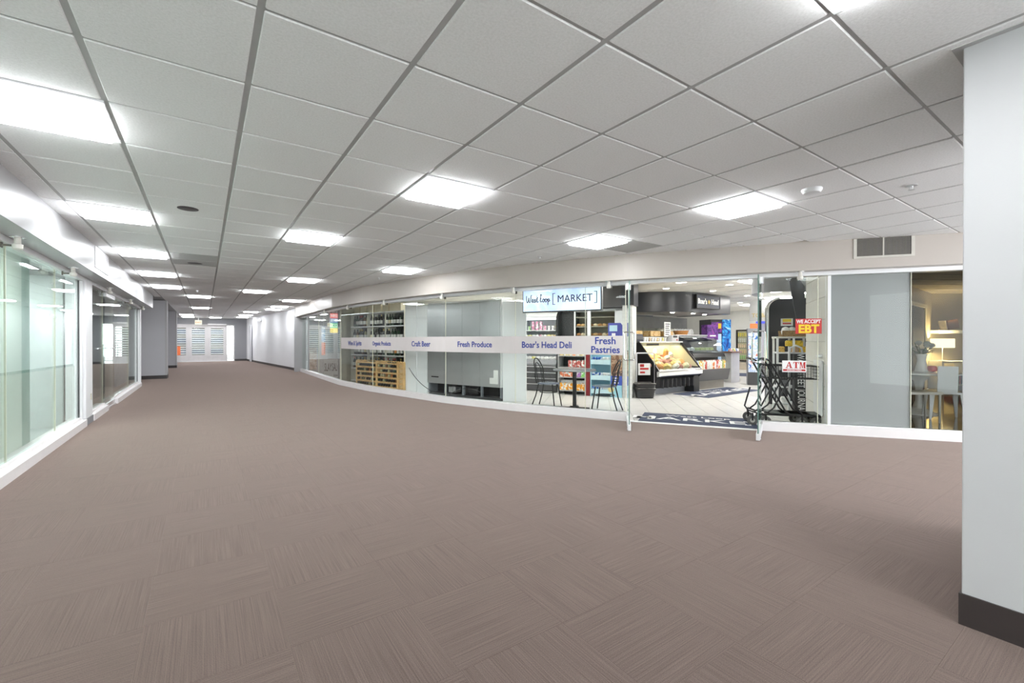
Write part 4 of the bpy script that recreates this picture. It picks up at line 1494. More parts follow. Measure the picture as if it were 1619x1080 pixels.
# ---- floor mats
def floor_mat(label, loc, rz, W, D, big, dx=0):
    t = thing('floor_mat', label, 'mat', loc, rz)
    pd_ = MB().cbox(0, W, 0, D, 0, .009, .004).build('pad', NAVY, t)
    text('MARKET', big, PRINTW, pd_, (W / 2 + dx, D * .42, .0095), rot=(0, 0, 0), bold=.004, extrude=.0008, sx=1.55 * W / 1.7)
    text('West Loop', big * .4, PRINTW, pd_, (W / 2 + dx, D * .76, .0095), rot=(0, 0, 0), bold=.002, extrude=.0008, sx=1.5)
    for s in (-1, 1):
        x = W / 2 + dx + s * W * .42
        MB().box(min(x, x + s * .02), max(x, x + s * .02), D * .24, D * .62, .009, .0103).box(min(x, x - s * .06), max(x, x - s * .06), D * .24, D * .28, .009, .0103).box(min(x, x - s * .06), max(x, x - s * .06), D * .58, D * .62, .009, .0103).build('bracket_print', PRINTW, pd_)
    return t


p = fp(5, .16, .09)
floor_mat('navy MARKET floor mat just inside the open doors', p, KA[5], 1.66, .84, .34)
floor_mat('navy MARKET floor mat in front of the deli cases', (8.80, 5.42, 0), .04, 2.4, .85, .36)
o = MB().cbox(0, 1.5, 0, .9, 0, .009, .004).build('floor_mat', NAVY, loc=(15.2, 7.8, 0), rz=.5)
tag(o, 'small navy floor mat far back in the market', 'mat')

# ---- deli counter
X0, X1 = 8.15, 9.76
dc = thing('deli_case', 'black deli case with a sloping glass front full of meats', 'display case', (X0, 6.2, 0))
W = X1 - X0
MB().box(0.12, W, .30, 1.1, 0, .12).build('kick_plate', mat('kick', (.45, .48, .55), .4), dc)
MB().xprism([(.32, .12), (1.1, .12), (1.1, .42), (.02, .42)], 0.03, W).build('body', BLACK, dc)
MB().xprism([(.32, .0), (1.1, .0), (1.1, 1.2), (.53, 1.2), (-.0, .58), (-.02, .42)], 0, .035).build('end_panel', BLACK, dc)
MB().xprism([(.32, .12), (1.1, .12), (1.1, 1.2), (.53, 1.2), (-.0, .58), (-.02, .42)], W - .03, W).build('end_panel', BLACK, dc)
MB().xprism([(.06, .60), (.85, .64), (.85, 1.1), (.52, 1.1), (.08, .62)], W - .036, W - .03).build('end_liner', mat('rear_cream', (.7, .65, .45), .4), dc)
MB().xprism([(-.03, .44), (-.01, .42), (.03, .42), (.03, .53), (-.01, .54), (-.035, .52)], -.01, W + .01).build('bumper', CHROME, dc)
MB().xprism([(.0, .53), (.06, .53), (.06, .57), (.0, .57)], 0, W).build('front_ledge', ALUW, dc)
MB().xprism([(.06, .50), (.85, .62), (.85, .58), (.06, .46)], .035, W - .03).build('deck', mat('deck_steel', (.55, .54, .5), .35, .4), dc)
MB().box(.035, W - .03, .85, .88, .58, 1.16).build('rear_doors', mat('rear_cream', (.7, .65, .45), .4), dc)
MB().xprism([(.005, .575), (.013, .57), (.543, 1.17), (.535, 1.175)], .03, W - .03).build('glass_front', GLASS, dc)
MB().box(0, W, .50, 1.1, 1.17, 1.20).build('top_counter', ALUW, dc)
MB().box(.04, W - .04, .60, .66, 1.13, 1.165).build('case_lamp', lamp_mat('deli_lamp', (1, .9, .65), 12), dc)
MB().box(.03, W - .03, .556, .566, 1.09, 1.17).build('header', mat('header_cream', (.75, .7, .5), .4), dc)
MB().box(.3, .75, .552, .556, 1.10, 1.15).build('header_label', DARK, dc)
for s in (0.0, W - .03):
    MB().tube([(s + .015, -.005, .56), (s + .015, .535, 1.18)], .012, 6).build('glass_trim', ALU, dc, True)
for k in range(8):
    MB().box(.2 + k * .16, .22 + k * .16, .02, .1, .16, .36).build('vent_rib', DARK, dc)
MB().box(W - .22, W, .05, .9, 0, .42).build('machine_box', BLACK, dc)
hue = [((.62, .3, .22), 'pink ham'), ((.75, .55, .28), 'golden roast'), ((.85, .78, .5), 'pale cheese'), ((.8, .62, .2), 'yellow cheese'), ((.4, .16, .12), 'dark salami'), ((.7, .33, .1), 'orange smoked loaf'), ((.85, .82, .72), 'white cheese')]
DMM = [mat('deli_%d' % n, h[0], .4, vary=.25, vscale=18) for n, h in enumerate(hue)]
LOAF = MB().lathe([(.02, 0), (.06, .012), (.08, .05), (.082, .14), (.07, .19), (.03, .215)], 14)
WHEEL = MB().lathe([(.09, 0), (.105, .008), (.105, .09), (.095, .1)], 18)
num = 0
for r in range(5):
    for n in range(8):
        x, y = X0 + .12 + n * .185 + (.08 if r % 2 else 0) + random.uniform(-.02, .02), 6.2 + .14 + r * .145
        if x > X1 - .14:
            continue
        hi = (r * 3 + n * 5 + (n * r) % 3) % 7
        zz = .505 + (y - 6.26) * .152 + .012 + (.0, .02, .06, .10, .14)[r]
        sh, nm = (WHEEL, 'cheese') if hi in (2, 3, 6) else (LOAF, 'deli_meat')
        o = product(sh, DMM[hi], nm, '%s, %s from the left in %s row of the deli case' % (hue[hi][1], ORD[n], ('front', 'second', 'third', 'fourth', 'rear')[r]), 'cheese' if nm == 'cheese' else 'deli meat', (x, y, zz + .06), 'meats and cheeses in the deli case')
        o.scale = (.85, .85, .85)
        o.rotation_euler = (random.choice((-1.2, -.9, -1.45)), random.uniform(-.4, .4), random.uniform(-.8, .8)) if nm == 'deli_meat' else (-.8, random.uniform(-.3, .3), random.uniform(-.4, .4))
o = product(LOAF, DMM[5], 'deli_meat', 'long orange loaf leaning at the rear of the deli case', 'deli meat', (9.32, 6.88, .72), 'meats and cheeses in the deli case')
o.scale = (.8, .8, 1.6)
o.rotation_euler = (.3, -.35, 0)
for n in range(6):
    o = MB().box(-.05, .05, -.003, .003, 0, .045).build('price_card', PAPER, loc=(X0 + .25 + n * .23, 6.29, .535))
    o.rotation_euler = (-.5, 0, 0)
    tag(o, '%s small white price card from the left in the deli case' % ORD[n], 'price card', 'price cards in the deli case')
# goods on the counter top
BIN = [(8.28, 'cookies'), (8.95, 'pretzels'), (9.45, 'crackers')]
for n, (x, g_) in enumerate(BIN):
    t = thing('food_bin', 'clear bin of %s on the deli counter' % g_, 'food bin', (x, 7.0, 1.30), group='clear bins on the deli counter')
    MB().cbox(-.19, .19, -.12, .12, .02, .15, .01).build('contents', pattern_mat('snack_%d' % n, [(.6, .32, .1), (.8, .5, .2), (.9, .7, .4), (.45, .22, .08)], 18, .5), t)
    MB().box(-.2, .2, -.135, -.13, 0, .22).box(-.2, -.195, -.13, .13, 0, .22).box(.195, .2, -.13, .13, 0, .22).box(-.2, .2, .13, .135, 0, .22).build('acrylic_wall', glass('acrylic', (.95, .95, .93)), t)
    MB().box(-.2, .2, -.13, .13, 0, .015).build('bin_floor', GREYP, t)
rk = thing('counter_rack', 'steel rack carrying the clear bins on the deli counter', 'rack', (8.02, 6.85, 1.2))
MB().box(0, 1.66, .0, .3, .085, .1).build('shelf', ALU, rk)
for x in (.02, 1.62):
    for y in (.02, .26):
        MB().box(x, x + .02, y, y + .02, -.0, .085).build('post', ALU, rk)
for n in range(9):
    m = (PKM[4], PKM[4], BNM[3], PKM[1], PKM[1], PKM[5], PKM[4], PKM[2], PKM[4])[n]
    product(CUP, m, 'tub', '%s pale tub from the left on the deli counter' % ORD[n], 'tub', (8.42 + n * .095, 6.79, 1.2), 'tubs on the deli counter', None, .8)
rg = thing('cash_register', 'black card terminal at the left end of the deli counter', 'register', (8.2, 6.9, 1.2))
MB().cbox(-.22, .1, -.18, .06, 0, .17, .02).build('body', mat('plum', (.04, .04, .06), .3), rg)
MB().xprism([(-.2, .05), (-.17, .17), (-.16, .17), (-.19, .05)], -.16, .05).build('screen', DARK, rg)
sl = thing('deli_scale', 'grey deli scale with display at the right of the counter', 'scale', (9.5, 6.78, 1.2))
MB().cbox(-.15, .12, -.07, .12, 0, .15, .01).build('body', mat('scale_grey', (.6, .6, .6), .4), sl)
MB().box(-.11, .04, -.076, -.07, .09, .135).build('display', DARK, sl)
MB().box(.02, .06, -.076, -.07, .02, .05).build('red_key', RED, sl)
cd = thing('counter_card', 'white printed price card standing above the deli counter', 'card', (9.32, 6.82, 1.3), .1)
cdc = MB().box(-.14, .14, 0, .012, .02, .37).build('card', PAPER, cd)
for k in range(6):
    MB().box(-.1 + .01 * (k % 2), .1 - .02 * (k % 3), -.002, 0, .31 - k * .05, .33 - k * .05).build('print_line', DARK, cdc)
MB().box(-.08, .08, -.02, .05, 0, .02).build('foot', GREYP, cd)

# second case: multideck with curved canopy
c2 = thing('salad_case', 'dark multideck case with a curved glass canopy right of the deli', 'display case', (9.85, 6.35, 0))
W2 = 1.38
MB().box(.05, W2 - .03, .12, 1.0, 0, .22).build('base', mat('base_taupe', (.32, .3, .27), .35, .3), c2)
MB().xprism([(.02, .22), (1.0, .22), (1.0, .50), (-.04, .50)], 0, W2).build('lower_body', mat('body_grey', (.09, .09, .095), .35), c2)
MB().xprism([(.30, .5), (1.0, .5), (1.0, .96), (.30, .96)], 0, W2).build('riser', BLACK, c2)
MB().xprism([(.1, .8), (.32, .8), (.32, .92), (.14, .9)], 0, W2).build('upper_deck', BLACK, c2)
pr_ = [(.14, .92)] + [(.14 + .62 * (1 - math.cos(a)), .92 + .42 * math.sin(a)) for a in [k * PI / 16 for k in range(1, 9)]]
can = pr_ + [(y + .012, z + .006) for y, z in pr_[::-1]]
MB().xprism(can[::-1], .02, W2 - .02).build('glass_canopy', glass('canopy_glass', (.85, .88, .9), .12), c2, True)
MB().box(.02, W2 - .02, .82, .9, .92, 1.36).build('canopy_back', DARK, c2)
MB().box(.0, W2, .60, 1.0, 1.34, 1.37).build('canopy_top', ALU, c2)
MB().xprism([(-.04, .5), (.3, .5), (.3, .95), (.14, .92)], W2 - .02, W2).build('end_glass', glass('end_glass', (.9, .93, .93), .08), c2)
JC = [(.75, .65, .1), (.85, .5, .1), (.6, .08, .06), (.85, .84, .8), (.8, .25, .08), (.85, .8, .65), (.4, .45, .15), (.15, .3, .6)]
JM = [pattern_mat('carton_%d' % n, [c, tuple(min(1, q * 1.2 + .05) for q in c), (.88, .87, .84)], 16, .35, kind='cell') for n, c in enumerate(JC)]
JUG = MB().cbox(-.034, .034, -.034, .034, 0, .17, .012).lathe([(.014, .165), (.014, .195), (.01, .197)], 8)
jn = ['yellow', 'amber', 'red', 'white', 'orange', 'cream', 'olive', 'blue']
for n in range(15):
    k = (7, 0, 1, 5, 2, 3, 3, 5, 4, 3, 2, 4, 3, 6, 1)[n]
    product(JUG, JM[k], 'drink_carton', '%s drink carton from the left in the salad case, %s' % (ORD[n], jn[k]), 'carton', (9.97 + n * .085, 6.45, .5), 'drink cartons in the front of the salad case', 0, 1.15)
for n in range(12):
    product(CUP, PKM[4] if n % 3 else CB, 'drink_carton', '%s pale cup from the left behind the drink cartons' % ORD[n], 'cup', (9.99 + n * .1, 6.58, .5), 'cups behind the drink cartons', None, 1.9)
TRAY = MB().cbox(-.09, .09, -.07, .07, 0, .07, .02)
SALM = [pattern_mat('salad_%d' % n, c, 20, .4) for n, c in enumerate([[(.2, .35, .08), (.4, .55, .15), (.75, .8, .5)], [(.8, .8, .78), (.6, .7, .72), (.9, .9, .88)], [(.55, .6, .15), (.3, .45, .1), (.8, .75, .3)]])]
for n in range(6):
    product(TRAY, SALM[(1, 1, 0, 2, 0, 2)[n]], 'salad_tray', '%s salad tray from the left under the curved canopy' % ORD[n], 'salad tray', (10.0 + n * .21, 6.78, .965), 'salad trays under the canopy', 0)

# rear counter with chip bags, orange basket
rc = thing('rear_shelf', 'dark rear shelf with pale chip bags behind the deli', 'shelf unit', (9.4, 8.0, 0))
MB().box(0, 3.0, 0, .4, 0, 1.30).build('cabinet', DARK, rc)
MB().box(-.3, 3.0, -.02, .42, 1.30, 1.33).build('top', BLACK, rc)
MB().box(-.3, 3.0, .36, .42, 1.33, 1.9).build('back', mat('rear_back', (.3, .31, .3), .6), rc)
CHIP = MB().lathe([(.045, 0), (.075, .03), (.085, .12), (.07, .22), (.02, .25)], 8)
for n in range(12):
    k = 1 if n != 9 else 0
    product(CHIP, PKM[4] if n % 3 else PKM[1], 'chip_bag', '%s chip bag from the left on the rear shelf' % ORD[n], 'chip bag', (10.75 + n * .135, 8.12, 1.33), 'chip bags on the rear shelf', None, .95)
bsk = MB().lathe([(.16, 0), (.2, .1), (.21, .11), (.19, .11), (.15, .02)], 18).build('bread_basket', mat('wicker_orange', (.55, .25, .07), .6, vary=.3, vscale=60, bump=.6, bscale=80), None, True, loc=(10.62, 7.35, 1.37))
tag(bsk, 'orange wicker basket on top of the salad case', 'basket')

# glazed notice frames by the tiled pier
nf = thing('notice_frame', 'brown framed window with white notices behind the basket stack', 'notice frame', (7.95, 7.6, 0), 0)
for x in (0, .24, .48):
    MB().box(x, x + .05, 0, .05, 0, 1.93).build('stile', mat('frame_taupe', (.3, .26, .21), .5), nf)
for z in (.9, 1.42, 1.88):
    MB().box(0, .53, .003, .047, z, z + .05).build('rail', MATS['frame_taupe'], nf)
for x in (.07, .31):
    for z in (1.0, 1.5):
        MB().box(x, x + .15, .01, .03, z, z + .34).build('notice', PAPER, nf)

# stacked shopping baskets and sign rack
def hand_basket(label, z):
    t = thing('shopping_basket', label, 'basket', (7.72, 6.22, z), -.55, 'stacked hand baskets')
    m = MB()
    n, r0, r1, h = 20, (.17, .13), (.21, .165), .2

    def sq(a, rx, ry):
        c, s = math.cos(a), math.sin(a)
        return (rx * math.copysign(abs(c) ** .6, c), ry * math.copysign(abs(s) ** .6, s))
    rings = [(0, r0, 0), (.0, r1, h), (0, (r1[0] + .015, r1[1] + .015), h), (0, (r1[0] + .015, r1[1] + .015), h - .02)]
    vs = []
    for _, r, zz in rings:
        vs += [(*sq(2 * PI * k / n, *r), zz) for k in range(n)]
    fs = [tuple(range(n - 1, -1, -1))]
    for q in range(3):
        fs += [(q * n + k, q * n + (k + 1) % n, (q + 1) * n + (k + 1) % n, (q + 1) * n + k) for k in range(n)]
    m.add(vs, fs)
    m.build('tub', mat('basket_black', (.035, .035, .035), .5), t)
    for k in range(4):
        zz = .04 + k * .04
        f = zz / h
        MB().tube([(*sq(2 * PI * q / n, r0[0] + (r1[0] - r0[0]) * f + .004, r0[1] + (r1[1] - r0[1]) * f + .004), zz) for q in range(n)], .005, 5, True).build('rib', DARK, t, True)
    for s in (-1, 1):
        MB().tube([(-.2, s * .02, h), (-.19, s * .15, h + .012), (.19, s * .15, h + .012), (.2, s * .02, h)], .006, 6).build('handle', CHROME, t, True)
    return t


hand_basket('lower black hand basket of the stack by the deli case', 0.0)
hand_basket('upper hand basket with chrome handles on the stack', .105)
br = thing('basket_rack', 'thin steel rack with a red and white card behind the baskets', 'rack', (7.98, 6.40, 0), -.55)
for x in (-.2, .2):
    MB().box(x - .008, x + .008, 0, .016, 0, .95).build('post', ALU, br)
MB().box(-.2, .2, .002, .014, .93, .96).build('top_bar', ALU, br)
MB().box(-.17, .1, -.008, 0, .46, .72).build('card', PAPER, br)
MB().box(-.13, .06, -.011, -.008, .58, .62).box(-.13, -.02, -.011, -.008, .50, .54).build('red_print', RED, br)
MB().box(-.13, -.04, -.011, -.008, .64, .70).build('red_emblem', RED, br)

# purple box, drinks fridge with blue wave side
o = MB().cbox(-.19, .19, -.12, .12, 0, .42, .006).build('purple_box', pattern_mat('purple_print', [(.08, .02, .16), (.16, .04, .3), (.28, .05, .3)], 7, .35), loc=(11.86, 7.27, 1.24), rz=-.3)
tag(o, 'purple promotional display box behind the salad case', 'display')
MB().box(-.15, .15, -.1, .1, -1.24, 0).build('plinth', BLACK, o)
MB().box(-.1, .1, -.123, -.12, .09, .13).build('print_line', PRINTW, o)
bf = thing('drinks_fridge', 'black drinks fridge with a blue wave-printed side', 'refrigerator', (13.05, 7.62, 0), -.45)
MB().box(-.36, .30, 0, .6, 0, 1.86).build('body', BLACK, bf)
MB().box(.30, .31, -.02, .6, .42, 1.86).build('wave_side', pattern_mat('blue_wave', [(.01, .05, .3), (.02, .2, .65), (.05, .45, .85), (.5, .8, .95)], 3.2, .3, dist=3), bf)
MB().box(.02, .30, -.025, -.0, .42, 1.86).build('wave_front', MATS['blue_wave'], bf)
MB().box(-.33, 0.0, -.02, -.008, .62, 1.42).build('glass_door', GLASS, bf)
MB().box(-.33, 0.0, -.007, -.0, .62, 1.42).build('lit_interior', lamp_mat('fridge_glow', (.55, .68, .9), .8), bf)
for k in range(3):
    MB().box(-.32, -.01, -.009, -.006, .82 + k * .2, .835 + k * .2).build('shelf', ALU, bf)
MB().box(-.34, 0.01, -.02, 0, 1.46, 1.78).build('header', pattern_mat('purple_print', []), bf)
MB().box(-.12, -.02, -.024, -.02, 1.58, 1.74).build('yellow_tag', YEL, bf)
ct_ = thing('checkout_counter', 'brown-topped checkout counter beyond the salad case', 'counter', (12.5, 7.0, 0))
MB().box(0, .45, 0, .3, 0, .86).build('body', mat('counter_pale', (.6, .6, .58), .5), ct_)
MB().box(-.05, .5, -.05, .35, .86, .9).build('top', mat('counter_brown', (.28, .17, .12), .4), ct_)
for n in range(5):
    product(PCKM, JM[(2, 6, 0, 7, 3)[n]], 'sweet_pack', '%s sweet pack from the left on the checkout counter' % ORD[n], 'sweets', (12.54 + n * .09, 7.05, .9), 'sweet packs on the checkout counter', 0)

# cooler door in the back wall
cf = thing('wall_cooler', 'dark framed glass cooler door of bottles in the back wall', 'refrigerator', (18.5, 10.12, 0), -PI / 2)
f = MB().box(0, .62, -.06, 0, .34, .40).box(0, .62, -.06, 0, 1.60, 1.66).box(0, .06, -.06, 0, .40, 1.60).box(.56, .62, -.06, 0, .40, 1.60)
f.build('frame', mat('cooler_frame', (.03, .024, .02), .4), cf)
MB().box(.06, .56, -.012, -.002, .40, 1.60).build('lit_back', lamp_mat('cooler_glow', (.5, .46, .3), .5), cf)
MB().box(.06, .56, -.055, -.05, .40, 1.60).build('pane', GLASS, cf)
for k in range(5):
    MB().box(.06, .56, -.05, -.012, .42 + k * .235, .435 + k * .235).build('shelf', DARK, cf)
MB().box(-.3, 1.6, -.1, 0, .0, .30).build('plinth', mat('plinth_tan', (.55, .48, .38), .5), cf)
for k in range(5):
    for n in range(6):
        c = [(.2, .4, .15), (.7, .5, .3), (.75, .55, .4), (.6, .6, .55), (.75, .62, .1)][k]
        m = mat('cooler_bottle_%d' % k, c, .25)
        o = product(CUP, m, 'cooler_bottle', '%s bottle from the left, cooler door shelf %s from the bottom' % (ORD[n], ('one', 'two', 'three', 'four', 'five')[k]), 'bottle', (18.469, 10.12 - .1 - n * .082, .435 + k * .235), 'bottles in the back cooler', 0)
        o.scale = (.3, .75, 1.4)
o = MB().box(0, .06, -.18, .18, 2.12, 2.30).build('exit_box', lamp_mat('exit_pale', (.9, .92, .85), .8), loc=(18.3, 8.9, 0))
tag(o, 'small pale lit sign box high on the market back wall', 'sign')
MB().box(.02, .04, -.02, .02, 2.30, CE - .03).build('stem', ALUW, o)

# gold lettered header, blue lit doorway, magazine rack
hd = thing('header_panel', 'grey header panel with gold letters above the blue doorway', 'header', (13.45, 6.52, 0), -1.1)
MB().box(-.4, .9, 0, .08, 1.80, 2.40).build('panel', mat('header_grey', (.42, .42, .41), .6), hd)
text('TOBACCO', .16, mat('gold_letter', (.42, .33, .14), .5), hd, (.05, -.002, 1.95), bold=.004, extrude=.004)
dw = thing('blue_doorway', 'grey doorway edged with glowing blue light strips', 'doorway', (13.47, 6.50, 0), -1.1)
MB().box(-.18, .18, .06, .1, 0, 1.72).build('grey_panel', mat('dw_grey', (.4, .4, .42), .5), dw)
BG = lamp_mat('blue_strip', (.12, .14, .95), 1.1)
MB().box(-.26, -.18, .0, .1, .0, 1.72).build('blue_jamb', BG, dw)
MB().box(.18, .26, .0, .1, 0, 1.72).build('blue_jamb', BG, dw)
MB().box(-.26, .26, 0, .1, 1.72, 1.78).build('blue_head', BG, dw)
mr = thing('magazine_rack', 'white rack of bright sweets and magazines before the blue doorway', 'rack', (12.05, 5.64, 0), -1.0)
MB().box(-.12, .12, 0, .04, 0, 1.45).build('back', WHITE, mr)
MB().tube([(.14, -.05, .0), (.14, -.05, .9), (.12, -.08, 1.3), (.06, -.08, 1.46)], .018, 8).build('white_pole', WHITE, mr, True)
for k in range(6):
    MB().box(-.12, .12, -.09, 0, .2 + k * .2, .21 + k * .2).build('tray', WHITE, mr)
for k in range(6):
    for n in range(2):
        c = JM[(k * 3 + n * 2) % 8]
        o = product(PCKM, c, 'sweet_pack', 'sweet pack %s from the left on magazine rack tray %s' % (ORD[n], ('one', 'two', 'three', 'four', 'five', 'six')[k]), 'sweets', (0, 0, 0), 'sweet packs on the white rack', -1.0)
        ca_, sa_ = math.cos(-1.0), math.sin(-1.0)
        lx, ly = -.058 + n * .115, -.05
        o.location = (12.05 + ca_ * lx - sa_ * ly, 5.64 + sa_ * lx + ca_ * ly, .21 + k * .2)
# dark vending tower in the middle distance
vt = thing('drinks_tower', 'tall drinks merchandiser with lit shelves left of the blue doorway', 'merchandiser', (12.37, 6.28, 0), -1.0)
MB().box(-.16, .12, 0, .3, 0, 1.55).build('body', mat('tower_grey', (.25, .26, .28), .4), vt)
MB().box(-.14, .10, -.012, 0, .35, 1.42).build('lit_front', pattern_mat('tower_print', [(.05, .15, .5), (.5, .6, .8), (.75, .8, .9), (.6, .2, .15)], 7, .3, .06), vt)
MB().box(-.16, .12, -.03, 0, 0.0, .35).build('plinth', DARK, vt)
MB().box(-.1, .08, -.0, .02, 1.55, 1.68).build('topper', ORANGE, vt)

# ---- right of the doors: arched black tower, ring light, support
tw = thing('black_tower', 'tall black rounded tower panel with chrome edge behind the carts', 'tower panel', (9.14, 3.98, 0), -.95)
prof = [(-.36, 0), (.62, 0), (.62, 2.02), (-.16, 2.02)] + [(-.16 + .2 * math.cos(a), 1.82 + .2 * math.sin(a)) for a in [PI / 2 + k * PI / 12 for k in range(1, 7)]]
MB().prism([(x, z) for x, z in prof], 0, .3, M=Matrix.Rotation(PI / 2, 4, 'X') @ Matrix.Translation((0, 0, -.3))).build('panel', mat('tower_black', (.035, .036, .042), .35), tw)
edge = [(-.37, -.01, 0), (-.37, -.01, 1.82)] + [(-.16 + .21 * math.cos(a), -.01, 1.82 + .21 * math.sin(a)) for a in [PI - k * PI / 12 for k in range(1, 7)]]
MB().tube(edge, .028, 8).build('chrome_edge', CHROME, tw, True)
rp_ = []
for k in range(25):
    a = PI * .55 + k * PI * 1.25 / 24
    rp_.append((9.6 + .95 * math.cos(a), 4.2 + .55 * math.sin(a)))
rg_ = thing('ceiling_ring', 'grey curved ceiling ring feature above the carts', 'ceiling ring')
m = MB()
n = len(rp_)
rin = [(9.6 + (x - 9.6) * .86, 4.2 + (y - 4.2) * .8) for x, y in rp_]
vs = [(*p, 2.13) for p in rp_] + [(*p, 2.13) for p in rin] + [(*p, CE - .031) for p in rp_] + [(*p, CE - .031) for p in rin]
fs = []
for k in range(n - 1):
    fs += [(k, k + 1, 2 * n + k + 1, 2 * n + k), (n + k + 1, n + k, 3 * n + k, 3 * n + k + 1), (k + 1, k, n + k, n + k + 1)]
fs += [(0, 2 * n, 3 * n, n), (n - 1, 2 * n - 1, 4 * n - 1, 3 * n - 1)]
m.add(vs, fs)
m.build('ring_band', mat('ring_grey', (.42, .43, .46), .45), rg_, True)
o = MB().prism([(.12, 0), (.2, 0), (.2, .8), (.02, 1.12), (-.06, 1.12)], 0, .04, M=Matrix.Translation((8.35, 3.62, CE - .03 - 1.12)) @ Rz(-.95) @ Matrix.Rotation(PI / 2, 4, 'X')).build('black_bracket', CHAR)
tag(o, 'black slanting bracket under the ceiling ring', 'bracket')

# ---- shelf rack with newspapers
nr = thing('bread_rack', 'white plastic rack with yellow packs and papers behind the carts', 'rack', (8.16, 3.50, 0), KA[6])
for x in (-.24, .0, .22):
    for y in (0, .28):
        MB().box(x, x + .03, y, y + .03, 0, 1.28).build('post', WHITE, nr)
for z in (.14, .42, .72, 1.0):
    MB().box(-.24, .25, 0, .31, z, z + .025).build('shelf', WHITE, nr)
MB().box(-.25, .26, -.01, .32, 1.26, 1.29).build('top', mat('acrylic_top', (.75, .74, .68), .2), nr)
MB().tube([(-.06, -.012, .75), (-.06, -.012, 1.0), (-.04, -.012, 1.1), (.04, -.012, 1.14), (.12, -.012, 1.1), (.14, -.012, 1.0), (.14, -.012, .75)], .016, 8).build('arch_handle', WHITE, nr, True)
for n, (x, z, c, nm) in enumerate([(-.16, 1.03, (.7, .45, .12), 'amber'), (-.03, 1.14, (.85, .58, .03), 'yellow'), (.11, 1.14, (.85, .58, .03), 'yellow'), (.05, 1.03, (.6, .4, .25), 'tan'), (.17, 1.03, (.85, .55, .05), 'yellow'), (-.16, .75, (.8, .78, .75), 'white'), (.06, .75, (.7, .68, .66), 'grey'), (-.1, .45, (.1, .1, .11), 'black'), (.12, .45, (.1, .1, .11), 'black'), (-.1, .17, (.75, .74, .72), 'white'), (.1, .17, (.3, .3, .3), 'dark grey')]):
    m = pattern_mat('rackpack_%d' % n, [c, tuple(min(1, q * 1.2) for q in c), tuple(q * .7 for q in c)], 14, .4)
    o = product(PCKM, m, 'snack_pack', '%s pack, number %s down the white rack' % (nm, ORD[n]), 'pack', (0, 0, 0), 'packs on the white rack', KA[6], 1.15)
    c_, s_ = math.cos(KA[6]), math.sin(KA[6])
    o.location = (8.16 + c_ * x - s_ * .1, 3.50 + s_ * x + c_ * .1, z - (.005 if z != 1.14 else .012))
bk_ = MB().xprism([(-.12, 0), (.12, 0), (.15, .1), (.14, .1), (.11, .015), (-.11, .015), (-.14, .1), (-.15, .1)], -.17, .22).build('wicker_basket', mat('wicker', (.32, .2, .08), .7, vary=.4, vscale=70, bump=.7, bscale=90), loc=(8.25, 3.56, 1.29), rz=KA[6])
tag(bk_, 'brown wicker basket on top of the white rack', 'basket')
for n in range(3):
    product(BAGM, PKM[4], 'paper_bag', '%s white paper bag in the wicker basket' % ORD[n], 'bag', (8.17 + n * .07, 3.62 - n * .07, 1.306), 'paper bags in the wicker basket')
nb = thing('newspaper_stand', 'narrow black newspaper stand with vertical white lettering', 'stand', (8.06, 3.31, 0), KA[6])
MB().xprism([(0, 0), (.16, 0), (.16, 1.0), (.05, 1.0)], -.11, .11).build('body', mat('stand_black', (.012, .012, .014), .4), nb)
o = text('WALL STREET JOURNAL', .145, PRINTW, nb, (0, .005, .50), bold=.002, rot=(PI / 2 - .05, -PI / 2, 0), sx=.62)
o.rotation_euler = (Matrix.Rotation(-.05, 3, 'X') @ Matrix.Rotation(PI / 2, 3, 'Y') @ Matrix.Rotation(PI / 2, 3, 'X')).to_euler()
o.location = (-.02, .016, .52)
pp = MB().box(-.2, .0, -.006, 0, 0, .14).build('price_notice', PAPER, loc=(9.16, 3.93, 1.50), rz=-.95)
tag(pp, 'small yellow and red notice on the black tower', 'notice')
MB().box(-.17, -.03, -.008, -.006, .075, .13).build('yellow_print', YEL, pp)
MB().box(-.17, -.03, -.008, -.006, .03, .06).build('red_print', RED, pp)

